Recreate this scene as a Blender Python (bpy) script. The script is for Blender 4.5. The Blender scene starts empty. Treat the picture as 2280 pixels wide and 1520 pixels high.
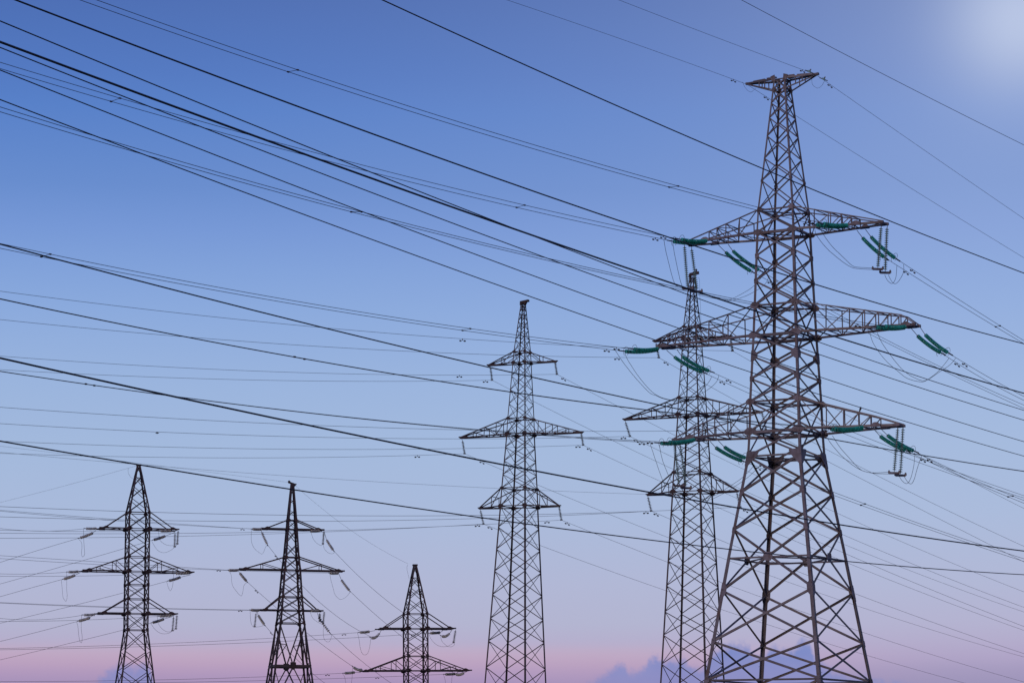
import bpy, math, random
from mathutils import Vector, Matrix
R = math.radians
random.seed(7)
scene = bpy.context.scene
col = scene.collection

# ------------------------------------------------------------------ camera
cam = bpy.data.cameras.new('camera'); cam.sensor_width = 36.0; cam.lens = 36.0*6000/2280
cam.clip_start = 0.5; cam.clip_end = 30000
cam_ob = bpy.data.objects.new('camera', cam); col.objects.link(cam_ob)
cam_ob.location = (0, 0, 1.6); cam_ob.rotation_euler = (R(90) + math.atan2(960, 6000), 0, 0)
scene.camera = cam_ob

# ------------------------------------------------------------------ sky (dusk, antisolar side)
def lin(c):
    return tuple((v/255/12.92 if v/255 <= .04045 else ((v/255+.055)/1.055)**2.4) for v in c) + (1.0,)
world = bpy.data.worlds.new('World'); scene.world = world; world.use_nodes = True
nt = world.node_tree; nt.nodes.clear(); N = nt.nodes.new; K = nt.links.new
def mth(op, a, b=None, c=None, clamp=False):
    n = N('ShaderNodeMath'); n.operation = op; n.use_clamp = clamp
    for i, v in enumerate((a, b, c)):
        if v is None: continue
        if isinstance(v, (int, float)): n.inputs[i].default_value = v
        else: K(v, n.inputs[i])
    return n.outputs[0]
def mixc(fac, a, b):
    n = N('ShaderNodeMix'); n.data_type = 'RGBA'
    for s, v in ((n.inputs[0], fac), (n.inputs[6], a), (n.inputs[7], b)):
        if isinstance(v, (int, float)): s.default_value = v
        elif isinstance(v, tuple): s.default_value = v
        else: K(v, s)
    return n.outputs[2]
out = N('ShaderNodeOutputWorld'); bg = N('ShaderNodeBackground')
tc = N('ShaderNodeTexCoord'); sep = N('ShaderNodeSeparateXYZ'); K(tc.outputs['Generated'], sep.inputs[0])
X, Y, Z = sep.outputs
ramp = N('ShaderNodeValToRGB'); ramp.color_ramp.interpolation = 'EASE'
K(mth('MULTIPLY', Z, 1/0.5, clamp=True), ramp.inputs[0])
SKY = [(0.0, (140, 130, 180)), (0.01303, (148, 134, 184)), (0.03265, (168, 146, 185)), (0.03593, (177, 152, 188)), (0.04004, (189, 162, 191)), (0.04382, (192, 170, 196)), (0.04776, (182, 175, 204)), (0.05401, (180, 181, 208)), (0.06884, (178, 184, 213)), (0.09361, (170, 187, 219)), (0.1184, (163, 186, 221)), (0.14151, (154, 181, 222)), (0.16786, (138, 170, 221)), (0.18344, (127, 161, 218)), (0.19733, (116, 151, 214)), (0.21279, (102, 140, 206)), (0.24025, (84, 127, 200)), (0.25386, (77, 118, 192)), (0.28082, (68, 105, 177)), (0.32737, (58, 90, 160)), (0.45, (46, 76, 150))]
cr = ramp.color_ramp
while len(cr.elements) > 1: cr.elements.remove(cr.elements[-1])
for i, (z, c) in enumerate(SKY):
    e = cr.elements[0] if i == 0 else cr.elements.new(z/0.5)
    e.position = z/0.5; e.color = lin(c)
cr.interpolation = 'LINEAR'
ramp2 = N('ShaderNodeValToRGB'); K(mth('MULTIPLY', Z, 1/0.5, clamp=True), ramp2.inputs[0]); cr2 = ramp2.color_ramp
while len(cr2.elements) > 1: cr2.elements.remove(cr2.elements[-1])
for i, (z, c) in enumerate([(0.0, (140, 130, 180)), (0.01303, (146, 134, 182)), (0.03265, (157, 145, 182)), (0.03675, (164, 151, 187)), (0.04168, (176, 162, 196)), (0.04743, (180, 171, 202)), (0.05401, (181, 178, 207)), (0.06884, (178, 184, 213)), (0.09361, (170, 187, 219)), (0.1184, (163, 186, 221)), (0.14151, (154, 181, 222)), (0.16786, (138, 170, 221)), (0.18344, (127, 161, 218)), (0.19733, (116, 151, 214)), (0.21279, (102, 140, 206)), (0.24025, (84, 127, 200)), (0.25386, (77, 118, 192)), (0.28082, (68, 105, 177)), (0.32737, (58, 90, 160)), (0.45, (46, 76, 150))]):
    e = cr2.elements[0] if i == 0 else cr2.elements.new(z/0.5)
    e.position = z/0.5; e.color = lin(c)
az = N('ShaderNodeMapRange'); az.interpolation_type = 'SMOOTHSTEP'; az.inputs[1].default_value = .04; az.inputs[2].default_value = .17
K(X, az.inputs[0])
skyc = mixc(az.outputs[0], ramp.outputs[0], ramp2.outputs[0])     # the pink belt is fainter further right
# slow unevenness of the dusk haze
nz = N('ShaderNodeTexNoise'); nz.inputs['Scale'].default_value = 3.0; nz.inputs['Detail'].default_value = 3.0
mp = N('ShaderNodeMapping'); mp.inputs['Scale'].default_value = (1, 1, 7); K(tc.outputs['Generated'], mp.inputs[0]); K(mp.outputs[0], nz.inputs['Vector'])
nz.inputs['Detail'].default_value = 6.0
skyc = mixc(mth('MULTIPLY', nz.outputs[0], .07), skyc, lin((150, 158, 205)))
# lens-flare glow of the upper right corner, painted into the sky colour
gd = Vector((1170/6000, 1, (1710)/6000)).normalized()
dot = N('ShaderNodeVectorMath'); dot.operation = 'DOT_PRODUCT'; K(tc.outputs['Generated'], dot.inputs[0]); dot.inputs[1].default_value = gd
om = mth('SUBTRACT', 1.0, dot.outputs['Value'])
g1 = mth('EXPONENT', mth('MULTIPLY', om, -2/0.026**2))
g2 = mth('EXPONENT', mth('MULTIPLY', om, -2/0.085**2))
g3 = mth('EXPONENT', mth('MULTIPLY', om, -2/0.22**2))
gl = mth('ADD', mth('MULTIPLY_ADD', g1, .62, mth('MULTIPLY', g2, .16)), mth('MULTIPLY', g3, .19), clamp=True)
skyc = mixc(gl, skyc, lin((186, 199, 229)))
# bank of low blue cumulus near the horizon
u = mth('DIVIDE', X, mth('MAXIMUM', Y, .05)); v = mth('DIVIDE', Z, mth('MAXIMUM', Y, .05))
cloudpx = [(0,-60),(190,-40),(215,-14),(226,4),(238,15),(252,24),(262,29),(270,33),(281,37),(296,30),(314,34),(330,36),(344,8),(358,-16),(400,-60),
 (1230,-60),(1300,-10),(1320,2),(1345,12),(1361,24),(1368,35),(1380,39),(1391,34),(1402,21),(1416,22),(1430,27),(1441,43),(1453,53),(1466,51),(1480,44),(1500,46),(1520,47),(1535,32),(1562,28),(1580,60),(1600,71),(1620,79),(1642,81),(1660,77),(1676,56),(1694,51),(1706,66),(1722,75),(1736,65),(1750,65),(1766,73),(1776,84),(1790,90),(1801,80),(1811,52),(1832,36),(1870,16),(1960,2),(2100,-20),(2280,-60)]
fc = N('ShaderNodeFloatCurve'); cm = fc.mapping.curves[0]
pts = [(x/2280, (y+60)/200) for x, y in cloudpx]
cm.points[0].location = pts[0]; cm.points[1].location = pts[-1]
for p in pts[1:-1]: cm.points.new(*p)
for p in cm.points: p.handle_type = 'AUTO_CLAMPED'
fc.mapping.update()
K(mth('MULTIPLY_ADD', u, 6000/2280, .5, clamp=True), fc.inputs['Value'])
prof = mth('MULTIPLY_ADD', fc.outputs[0], 200, -60)                       # px above the 1.9 degree line
cn = N('ShaderNodeTexNoise'); cn.inputs['Scale'].default_value = 420; cn.inputs['Detail'].default_value = 6; cn.inputs['Roughness'].default_value = .6
K(tc.outputs['Generated'], cn.inputs['Vector'])
ht = mth('MULTIPLY_ADD', v, 6000, -204)
edge = mth('ADD', mth('SUBTRACT', prof, ht), mth('MULTIPLY_ADD', cn.outputs[0], 38, -19))
mask = N('ShaderNodeMapRange'); mask.interpolation_type = 'SMOOTHSTEP'; mask.inputs[1].default_value = -10; mask.inputs[2].default_value = 22
K(edge, mask.inputs[0])
cn2 = N('ShaderNodeTexNoise'); cn2.inputs['Scale'].default_value = 60; cn2.inputs['Detail'].default_value = 4
K(tc.outputs['Generated'], cn2.inputs['Vector'])
body = N('ShaderNodeMapRange'); body.inputs[1].default_value = 0; body.inputs[2].default_value = 80; K(edge, body.inputs[0])
ccol = mixc(mth('MULTIPLY', cn2.outputs[0], .9), lin((104, 126, 192)), lin((134, 148, 204)))
low = N('ShaderNodeMapRange'); low.inputs[1].default_value = -60; low.inputs[2].default_value = 60; low.inputs[3].default_value = .35; low.inputs[4].default_value = .9
K(ht, low.inputs[0])
front = mth('GREATER_THAN', Y, .3)
skyc = mixc(mth('MULTIPLY', mth('MULTIPLY', mask.outputs[0], low.outputs[0]), front), skyc, ccol)
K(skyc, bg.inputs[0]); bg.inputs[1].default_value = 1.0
# physical sky node, strength turned off so it adds no light
SUN_EL, SUN_AZ = R(6.0), R(205.0)      # azimuth clockwise from +Y
sky = N('ShaderNodeTexSky'); sky.sky_type = 'NISHITA'; sky.sun_disc = False
sky.sun_elevation = SUN_EL; sky.sun_rotation = SUN_AZ
bg2 = N('ShaderNodeBackground'); K(sky.outputs[0], bg2.inputs[0]); bg2.inputs[1].default_value = 0.0
addS = N('ShaderNodeAddShader'); K(bg.outputs[0], addS.inputs[0]); K(bg2.outputs[0], addS.inputs[1])
K(addS.outputs[0], out.inputs[0])

# ------------------------------------------------------------------ low soft dusk sun
sun = bpy.data.lights.new('sun', 'SUN'); sun.energy = 1.1; sun.angle = R(12); sun.color = (1.0, .80, .74)
sun_ob = bpy.data.objects.new('sun', sun); col.objects.link(sun_ob)
sdir = Vector((math.sin(SUN_AZ)*math.cos(SUN_EL), math.cos(SUN_AZ)*math.cos(SUN_EL), math.sin(SUN_EL)))
sun_ob.rotation_euler = (-sdir).to_track_quat('-Z', 'Y').to_euler(); sun_ob.location = sdir*60
vs = scene.view_settings; vs.view_transform = 'Standard'; vs.look = 'None'; vs.exposure = 0.0; vs.gamma = 1.0; vs.use_curve_mapping = False

# ------------------------------------------------------------------ materials
def material(name, c1, c2, scale, rough, metal=0.0, lo=.42, hi=.62, c3=None):
    m = bpy.data.materials.new(name); m.use_nodes = True; t = m.node_tree; b = t.nodes['Principled BSDF']
    co = t.nodes.new('ShaderNodeTexCoord'); n = t.nodes.new('ShaderNodeTexNoise'); n.inputs['Scale'].default_value = scale; n.inputs['Detail'].default_value = 5
    t.links.new(co.outputs['Object'], n.inputs['Vector'])
    r = t.nodes.new('ShaderNodeValToRGB'); r.color_ramp.elements[0].position = lo; r.color_ramp.elements[1].position = hi
    r.color_ramp.elements[0].color = (*c1, 1); r.color_ramp.elements[1].color = (*c2, 1)
    if c3: e = r.color_ramp.elements.new(min(.99, hi+.1)); e.color = (*c3, 1)
    t.links.new(n.outputs[0], r.inputs[0])
    oi = t.nodes.new('ShaderNodeObjectInfo'); mr = t.nodes.new('ShaderNodeMapRange'); mr.inputs[3].default_value = .72; mr.inputs[4].default_value = 1.25
    hs = t.nodes.new('ShaderNodeHueSaturation'); t.links.new(oi.outputs['Random'], mr.inputs[0]); t.links.new(mr.outputs[0], hs.inputs['Value'])
    t.links.new(r.outputs[0], hs.inputs['Color']); t.links.new(hs.outputs[0], b.inputs['Base Color'])
    b.inputs['Roughness'].default_value = rough; b.inputs['Metallic'].default_value = metal
    return m
GREY = material('weathered_galvanised_steel', (.138,.118,.126), (.105,.080,.080), 1.3, .55, .15, .42, .6, (.10,.055,.042))
PLATE = material('galvanised_plate', (.16,.135,.15), (.10,.07,.068), 2.4, .6, .15, .4, .65, (.10,.05,.038))
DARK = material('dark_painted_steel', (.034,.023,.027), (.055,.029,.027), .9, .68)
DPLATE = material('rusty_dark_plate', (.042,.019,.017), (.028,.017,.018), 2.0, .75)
WIREM = material('weathered_conductor', (.020,.021,.026), (.030,.030,.035), .5, .6)
FITTING = material('dark_fitting', (.035,.030,.034), (.06,.045,.045), 6, .6, .3)
CAP = material('cap_iron', (.10,.095,.09), (.14,.11,.10), 20, .6, .2)
PORC = material('grey_brown_glaze', (.55,.53,.45), (.42,.38,.30), 30, .3)
DARKDISC = material('dark_glaze', (.035,.032,.036), (.055,.045,.042), 30, .35)
GRASS = material('dry_grass', (.045,.055,.022), (.085,.075,.035), .15, .95)
def glass(name, c, tr):
    m = material(name, c, tuple(v*.75 for v in c), 25, .12)
    t = m.node_tree; b = t.nodes['Principled BSDF']; tb = t.nodes.new('ShaderNodeBsdfTranslucent'); tb.inputs[0].default_value = (*c, 1)
    mx = t.nodes.new('ShaderNodeMixShader'); mx.inputs[0].default_value = tr; t.links.new(b.outputs[0], mx.inputs[1]); t.links.new(tb.outputs[0], mx.inputs[2])
    t.links.new(mx.outputs[0], t.nodes['Material Output'].inputs[0])
    return m
TEAL = glass('teal_glass', (.07,.60,.50), .5); PALE = glass('pale_green_glass', (.50,.74,.64), .6)
FEATHER = material('black_feather', (.012,.012,.016), (.025,.022,.028), 30, .5)

# ------------------------------------------------------------------ mesh helpers
class MB:
    def __init__(s): s.v = []; s.f = []; s.mi = []
    def add(s, vs, fs, m=0):
        o = len(s.v); s.v += [tuple(p) for p in vs]; s.f += [tuple(i+o for i in f) for f in fs]; s.mi += [m]*len(fs); return s
    def lbar(s, p0, p1, a, b, w, t, centre=True):
        p0, p1 = Vector(p0), Vector(p1); ax = (p1-p0).normalized()
        a = Vector(a); a = (a-ax*a.dot(ax)).normalized(); b = Vector(b); b = b-ax*b.dot(ax); b = (b-a*b.dot(a)).normalized()
        sec = [(0,0),(w,0),(w,t),(t,t),(t,w),(0,w)]; o = -w/2 if centre else 0
        vs = [p + a*(x+o) + b*y for p in (p0, p1) for x, y in sec]
        fs = [(i, (i+1) % 6, 6+(i+1) % 6, 6+i) for i in range(6)] + [(5,4,3,2,1,0), (6,7,8,9,10,11)]
        return s.add(vs, fs)
    def bar(s, p0, p1, w, h=None, up=(0,0,1)):
        h = h or w; p0, p1 = Vector(p0), Vector(p1); ax = (p1-p0).normalized(); up = Vector(up)
        if abs(ax.dot(up)) > .98: up = Vector((1,0,0))
        a = ax.cross(up).normalized(); b = a.cross(ax)
        vs = [p + a*x*w/2 + b*y*h/2 for p in (p0, p1) for x, y in ((-1,-1),(1,-1),(1,1),(-1,1))]
        return s.add(vs, [(0,1,5,4),(1,2,6,5),(2,3,7,6),(3,0,4,7),(3,2,1,0),(4,5,6,7)])
    def tube(s, pts, r, n=6, m=0):
        pts = [Vector(p) for p in pts]; k = len(pts); vs = []; up = None
        for i, p in enumerate(pts):
            d = (pts[min(i+1, k-1)] - pts[max(i-1, 0)]).normalized()
            if up is None: up = Vector((0,0,1)) if abs(d.z) < .9 else Vector((0,1,0))
            a = d.cross(up).normalized(); b = a.cross(d); up = b
            rr = r[i] if isinstance(r, (list, tuple)) else r
            vs += [p + (a*math.cos(2*math.pi*j/n) + b*math.sin(2*math.pi*j/n))*rr for j in range(n)]
        fs = [(i*n+j, i*n+(j+1) % n, (i+1)*n+(j+1) % n, (i+1)*n+j) for i in range(k-1) for j in range(n)]
        fs += [tuple(range(n-1, -1, -1)), tuple(range((k-1)*n, k*n))]
        return s.add(vs, fs, m)
    def plate(s, poly, n, t):      # poly: list of points, n: normal, t: thickness
        n = Vector(n).normalized()*t; k = len(poly); P = [Vector(p) for p in poly]
        vs = P + [p+n for p in P]
        return s.add(vs, [tuple(range(k-1, -1, -1)), tuple(range(k, 2*k))] + [(i, (i+1) % k, k+(i+1) % k, k+i) for i in range(k)])
    def mesh(s, name, mats, smooth=False):
        me = bpy.data.meshes.new(name); me.from_pydata(s.v, [], s.f)
        for m in (mats if isinstance(mats, (list, tuple)) else [mats]): me.materials.append(m)
        if any(s.mi): me.polygons.foreach_set('material_index', s.mi)
        if smooth: me.polygons.foreach_set('use_smooth', [True]*len(me.polygons))
        me.update(); return me
    def obj(s, name, mats, parent=None, smooth=False):
        o = bpy.data.objects.new(name, s.mesh(name, mats, smooth)); col.objects.link(o); o.parent = parent; return o
def tag(o, label, cat, group=None):
    o['label'] = label; o['category'] = cat
    if group: o['group'] = group
    return o
def empty(name, label, cat, M=None, group=None):
    o = bpy.data.objects.new(name, None); o.empty_display_size = .3; col.objects.link(o)
    if M is not None: o.matrix_world = M
    return tag(o, label, cat, group)

# ------------------------------------------------------------------ surveyed positions (metres, camera at the origin looking along +Y)
TOWERS = {"T1": {"o": [19.672, 193.0, 0.0], "yaw": -0.54369, "lean": 0.00437}, "T2": {"o": [0.137, 272.0, 0.0], "yaw": -0.48045, "lean": 0.02072}, "T3": {"o": [16.54, 250.0, 0.0], "yaw": -0.46353, "lean": 0.00934}, "T4": {"o": [-37.737, 272.0, 0.0], "yaw": 0.32026, "lean": -0.00453}, "T5": {"o": [-23.136, 282.0, 0.0], "yaw": 0.26818, "lean": 0.00154}, "T6": {"o": [-9.592, 275.0, 0.0], "yaw": 0.26557, "lean": -0.01328}}
STRINGS = [
([14.48, 195.134, 40.328], [14.374, 195.055, 40.322], [12.323, 193.517, 40.117], 22, 'glass_tension', 0.035, 'upper teal string pulling left from the top left arm of the grey pylon'),
([14.353, 195.211, 40.329], [14.282, 195.158, 40.275], [11.713, 193.231, 39.927], 22, 'glass_tension', 0.035, 'lower teal string pulling left from the top left arm of the grey pylon'),
([15.366, 196.761, 40.324], [15.891, 197.155, 39.887], [17.95, 198.7, 38.713], 22, 'glass_tension', 0.035, 'lower teal string slanting down right from the top left arm of the grey pylon'),
([16.035, 196.356, 40.322], [16.383, 196.617, 39.884], [18.512, 198.214, 38.704], 22, 'glass_tension', 0.035, 'upper teal string slanting down right from the top left arm of the grey pylon'),
([24.377, 189.21, 40.285], [23.985, 188.916, 40.248], [22.05, 187.465, 40.062], 22, 'glass_tension', 0.035, 'upper teal string pulling left from the top right arm of the grey pylon'),
([24.258, 189.283, 40.286], [24.006, 189.094, 40.219], [21.476, 187.197, 39.929], 22, 'glass_tension', 0.035, 'lower teal string pulling left from the top right arm of the grey pylon'),
([24.923, 190.984, 40.283], [25.341, 191.297, 39.808], [27.086, 192.606, 38.618], 22, 'glass_tension', 0.035, 'lower teal string slanting down right from the top right arm of the grey pylon'),
([25.495, 190.638, 40.28], [25.902, 190.944, 39.817], [27.874, 192.423, 38.503], 22, 'glass_tension', 0.035, 'upper teal string slanting down right from the top right arm of the grey pylon'),
([11.01, 197.738, 32.759], [10.87, 197.633, 32.681], [8.936, 196.182, 32.419], 22, 'glass_tension', 0.035, 'upper teal string pulling left from the middle left arm of the grey pylon'),
([10.946, 197.777, 32.76], [10.84, 197.697, 32.624], [8.256, 195.759, 32.199], 22, 'glass_tension', 0.035, 'lower teal string pulling left from the middle left arm of the grey pylon'),
([11.539, 198.821, 32.757], [12.124, 199.259, 32.324], [14.354, 200.932, 31.418], 22, 'glass_tension', 0.035, 'lower teal string slanting down right from the middle left arm of the grey pylon'),
([12.286, 198.427, 32.754], [12.667, 198.712, 32.274], [14.843, 200.344, 31.406], 22, 'glass_tension', 0.035, 'upper teal string slanting down right from the middle left arm of the grey pylon'),
([27.852, 187.324, 32.686], [27.705, 187.214, 32.611], [26.045, 185.969, 32.437], 22, 'glass_tension', 0.035, 'upper teal string pulling left from the middle right arm of the grey pylon'),
([27.794, 187.359, 32.686], [27.681, 187.275, 32.557], [25.408, 185.57, 32.307], 22, 'glass_tension', 0.035, 'lower teal string pulling left from the middle right arm of the grey pylon'),
([28.332, 188.553, 32.684], [28.787, 188.894, 32.243], [30.653, 190.293, 31.234], 22, 'glass_tension', 0.035, 'lower teal string slanting down right from the middle right arm of the grey pylon'),
([28.87, 187.994, 32.681], [29.238, 188.27, 32.216], [31.059, 189.636, 31.132], 22, 'glass_tension', 0.035, 'upper teal string slanting down right from the middle right arm of the grey pylon'),
([13.435, 195.728, 25.72], [13.364, 195.675, 25.659], [11.323, 194.143, 25.274], 22, 'glass_tension', 0.035, 'upper teal string pulling left from the bottom left arm of the grey pylon'),
([13.34, 195.785, 25.721], [13.269, 195.731, 25.599], [10.698, 193.803, 25.167], 22, 'glass_tension', 0.035, 'lower teal string pulling left from the bottom left arm of the grey pylon'),
([14.592, 197.19, 25.715], [15.007, 197.501, 25.299], [17.131, 199.094, 24.473], 22, 'glass_tension', 0.035, 'lower teal string slanting down right from the bottom left arm of the grey pylon'),
([15.178, 196.836, 25.713], [15.631, 197.176, 25.287], [17.296, 198.425, 24.624], 22, 'glass_tension', 0.035, 'upper teal string slanting down right from the bottom left arm of the grey pylon'),
([24.898, 188.857, 25.67], [24.777, 188.766, 25.677], [22.482, 187.046, 25.376], 22, 'glass_tension', 0.035, 'upper teal string pulling left from the bottom right arm of the grey pylon'),
([24.869, 188.875, 25.67], [24.759, 188.793, 25.595], [22.218, 186.887, 25.314], 22, 'glass_tension', 0.035, 'lower teal string pulling left from the bottom right arm of the grey pylon'),
([25.832, 190.396, 25.666], [26.237, 190.7, 25.289], [28.236, 192.199, 24.452], 22, 'glass_tension', 0.035, 'lower teal string slanting down right from the bottom right arm of the grey pylon'),
([26.296, 190.116, 25.664], [26.705, 190.422, 25.322], [28.807, 191.999, 24.383], 22, 'glass_tension', 0.035, 'upper teal string slanting down right from the bottom right arm of the grey pylon'),
([12.84, 196.71, 40.335], [12.822, 196.71, 40.208], [13.024, 196.71, 37.121], 19, 'glass_hang', 0, 'outer pale green string hanging from the top left arm tip of the grey pylon'),
([13.405, 197.42, 40.333], [13.402, 197.42, 40.126], [13.77, 197.42, 37.046], 19, 'glass_hang', 0, 'inner pale green string hanging from the top left arm tip of the grey pylon'),
([26.375, 188.529, 40.276], [26.328, 188.529, 39.973], [26.032, 188.529, 37.073], 19, 'glass_hang', 0, 'inner pale green string hanging from the top right arm tip of the grey pylon'),
([26.893, 189.267, 40.274], [26.855, 189.267, 40.091], [26.658, 189.267, 36.951], 19, 'glass_hang', 0, 'outer pale green string hanging from the top right arm tip of the grey pylon'),
([11.978, 197.192, 25.727], [11.975, 197.192, 25.412], [12.271, 197.192, 22.522], 19, 'glass_hang', 0, 'outer pale green string hanging from the bottom left arm tip of the grey pylon'),
([12.456, 197.956, 25.724], [12.443, 197.956, 25.471], [12.84, 197.956, 22.437], 19, 'glass_hang', 0, 'inner pale green string hanging from the bottom left arm tip of the grey pylon'),
([27.129, 188.035, 25.66], [27.122, 188.035, 25.46], [26.802, 188.035, 22.452], 19, 'glass_hang', 0, 'inner pale green string hanging from the bottom right arm tip of the grey pylon'),
([27.616, 188.792, 25.658], [27.597, 188.792, 25.598], [27.349, 188.792, 22.371], 19, 'glass_hang', 0, 'outer pale green string hanging from the bottom right arm tip of the grey pylon'),
([-2.356, 273.762, 42.847], [-2.215, 273.762, 42.739], [-2.052, 273.762, 41.387], 9, 'dark_hang', 0, 'dark disc string hanging from the upper left arm of the plate-topped pylon'),
([4.417, 270.231, 42.706], [4.373, 270.231, 42.715], [4.552, 270.231, 41.472], 9, 'dark_hang', 0, 'dark disc string hanging from the upper right arm of the plate-topped pylon'),
([-5.175, 275.152, 35.555], [-5.079, 275.152, 35.245], [-4.867, 275.152, 33.967], 9, 'dark_hang', 0, 'dark disc string hanging from the middle left arm of the plate-topped pylon'),
([6.948, 268.832, 35.304], [6.95, 268.832, 35.335], [7.148, 268.832, 34.086], 9, 'dark_hang', 0, 'dark disc string hanging from the middle right arm of the plate-topped pylon'),
([-3.255, 274.072, 28.162], [-3.206, 274.072, 27.966], [-2.906, 274.072, 26.635], 9, 'dark_hang', 0, 'dark disc string hanging from the lower left arm of the plate-topped pylon'),
([4.713, 269.918, 27.997], [4.737, 269.918, 27.973], [4.959, 269.918, 26.662], 9, 'dark_hang', 0, 'dark disc string hanging from the lower right arm of the plate-topped pylon'),
([13.593, 251.669, 41.816], [13.634, 251.669, 41.652], [13.877, 251.669, 40.32], 9, 'dark_hang', 0, 'dark disc string hanging from the upper left arm of the half-hidden pylon'),
([20.372, 248.28, 41.753], [20.41, 248.28, 41.452], [20.564, 248.28, 40.434], 9, 'dark_hang', 0, 'dark disc string hanging from the upper right arm of the half-hidden pylon'),
([10.714, 253.074, 34.551], [10.755, 253.074, 34.321], [11.15, 253.074, 33.015], 9, 'dark_hang', 0, 'dark disc string hanging from the middle left arm of the half-hidden pylon'),
([23.073, 246.896, 34.436], [23.113, 246.896, 34.38], [23.423, 246.896, 32.916], 9, 'dark_hang', 0, 'dark disc string hanging from the middle right arm of the half-hidden pylon'),
([12.73, 252.032, 27.301], [12.771, 252.032, 27.113], [13.056, 252.032, 25.845], 9, 'dark_hang', 0, 'dark disc string hanging from the lower left arm of the half-hidden pylon'),
([20.747, 248.024, 27.226], [20.786, 248.024, 27.082], [21.06, 248.024, 25.834], 9, 'dark_hang', 0, 'dark disc string hanging from the lower right arm of the half-hidden pylon'),
([-41.46, 269.645, 25.783], [-41.622, 269.544, 25.784], [-42.604, 268.931, 25.716], 8, 'brown_tension', 0.02, 'level grey-brown insulator string on the upper left arm of the leftmost pylon'),
([-42.053, 271.766, 25.781], [-42.352, 271.99, 25.549], [-43.834, 273.102, 25.145], 8, 'brown_tension', 0.02, 'tilted grey-brown insulator string on the upper left arm of the leftmost pylon'),
([-34.152, 272.069, 25.816], [-34.486, 271.86, 25.751], [-35.451, 271.259, 25.675], 8, 'brown_tension', 0.02, 'level grey-brown insulator string on the upper right arm of the leftmost pylon'),
([-34.384, 274.31, 25.815], [-35.438, 275.1, 25.51], [-36.754, 276.088, 25.204], 8, 'brown_tension', 0.02, 'tilted grey-brown insulator string on the upper right arm of the leftmost pylon'),
([-42.982, 269.137, 21.486], [-43.223, 268.987, 21.436], [-44.156, 268.405, 21.349], 8, 'brown_tension', 0.02, 'level grey-brown insulator string on the middle left arm of the leftmost pylon'),
([-43.457, 271.29, 21.484], [-44.012, 271.707, 21.271], [-45.293, 272.667, 20.959], 8, 'brown_tension', 0.02, 'tilted grey-brown insulator string on the middle left arm of the leftmost pylon'),
([-32.413, 272.643, 21.534], [-32.666, 272.486, 21.536], [-33.885, 271.725, 21.435], 8, 'brown_tension', 0.02, 'level grey-brown insulator string on the middle right arm of the leftmost pylon'),
([-32.763, 274.837, 21.532], [-33.865, 275.664, 21.356], [-35.175, 276.647, 21.058], 8, 'brown_tension', 0.02, 'tilted grey-brown insulator string on the middle right arm of the leftmost pylon'),
([-41.39, 269.663, 17.27], [-41.591, 269.538, 17.205], [-42.588, 268.916, 17.125], 8, 'brown_tension', 0.02, 'level grey-brown insulator string on the lower left arm of the leftmost pylon'),
([-42.11, 271.726, 17.266], [-42.458, 271.987, 17.032], [-43.706, 272.923, 16.746], 8, 'brown_tension', 0.02, 'tilted grey-brown insulator string on the lower left arm of the leftmost pylon'),
([-33.99, 272.118, 17.303], [-34.239, 271.963, 17.256], [-35.365, 271.261, 17.125], 8, 'brown_tension', 0.02, 'level grey-brown insulator string on the lower right arm of the leftmost pylon'),
([-34.351, 274.3, 17.302], [-35.402, 275.088, 17.071], [-36.687, 276.052, 16.76], 8, 'brown_tension', 0.02, 'tilted grey-brown insulator string on the lower right arm of the leftmost pylon'),
([-25.859, 280.618, 26.674], [-26.114, 280.359, 26.67], [-26.967, 279.494, 26.616], 9, 'brown_tension', 0.02, 'stubby level grey-brown insulator string on the upper left arm of the narrow-topped pylon'),
([-26.245, 281.757, 26.675], [-26.198, 281.819, 26.447], [-25.679, 282.511, 25.282], 8, 'brown_tension', 0.02, 'steeply slanting grey-brown insulator string on the upper left arm of the narrow-topped pylon'),
([-19.929, 282.248, 26.665], [-20.191, 281.982, 26.65], [-21.022, 281.139, 26.552], 9, 'brown_tension', 0.02, 'stubby level grey-brown insulator string on the upper right arm of the narrow-topped pylon'),
([-19.782, 283.533, 26.665], [-19.556, 283.834, 25.866], [-18.893, 284.718, 24.849], 8, 'brown_tension', 0.02, 'steeply slanting grey-brown insulator string on the upper right arm of the narrow-topped pylon'),
([-28.269, 279.638, 22.406], [-28.436, 279.469, 22.349], [-29.277, 278.616, 22.285], 9, 'brown_tension', 0.02, 'stubby level grey-brown insulator string on the middle left arm of the narrow-topped pylon'),
([-28.544, 281.446, 22.406], [-28.415, 281.618, 22.204], [-27.782, 282.463, 21.42], 8, 'brown_tension', 0.02, 'steeply slanting grey-brown insulator string on the middle left arm of the narrow-topped pylon'),
([-17.968, 282.469, 22.39], [-18.187, 282.247, 22.25], [-18.978, 281.444, 22.191], 9, 'brown_tension', 0.02, 'stubby level grey-brown insulator string on the middle right arm of the narrow-topped pylon'),
([-18.271, 284.269, 22.39], [-18.001, 284.629, 21.714], [-17.202, 285.695, 20.651], 8, 'brown_tension', 0.02, 'steeply slanting grey-brown insulator string on the middle right arm of the narrow-topped pylon'),
([-25.91, 279.976, 18.219], [-26.164, 279.719, 18.235], [-26.926, 278.946, 18.212], 9, 'brown_tension', 0.02, 'stubby level grey-brown insulator string on the lower left arm of the narrow-topped pylon'),
([-26.592, 282.297, 18.22], [-26.502, 282.417, 17.857], [-25.925, 283.186, 16.941], 8, 'brown_tension', 0.02, 'steeply slanting grey-brown insulator string on the lower left arm of the narrow-topped pylon'),
([-19.84, 281.644, 18.21], [-20.101, 281.379, 18.31], [-20.884, 280.585, 18.263], 9, 'brown_tension', 0.02, 'stubby level grey-brown insulator string on the lower right arm of the narrow-topped pylon'),
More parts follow.
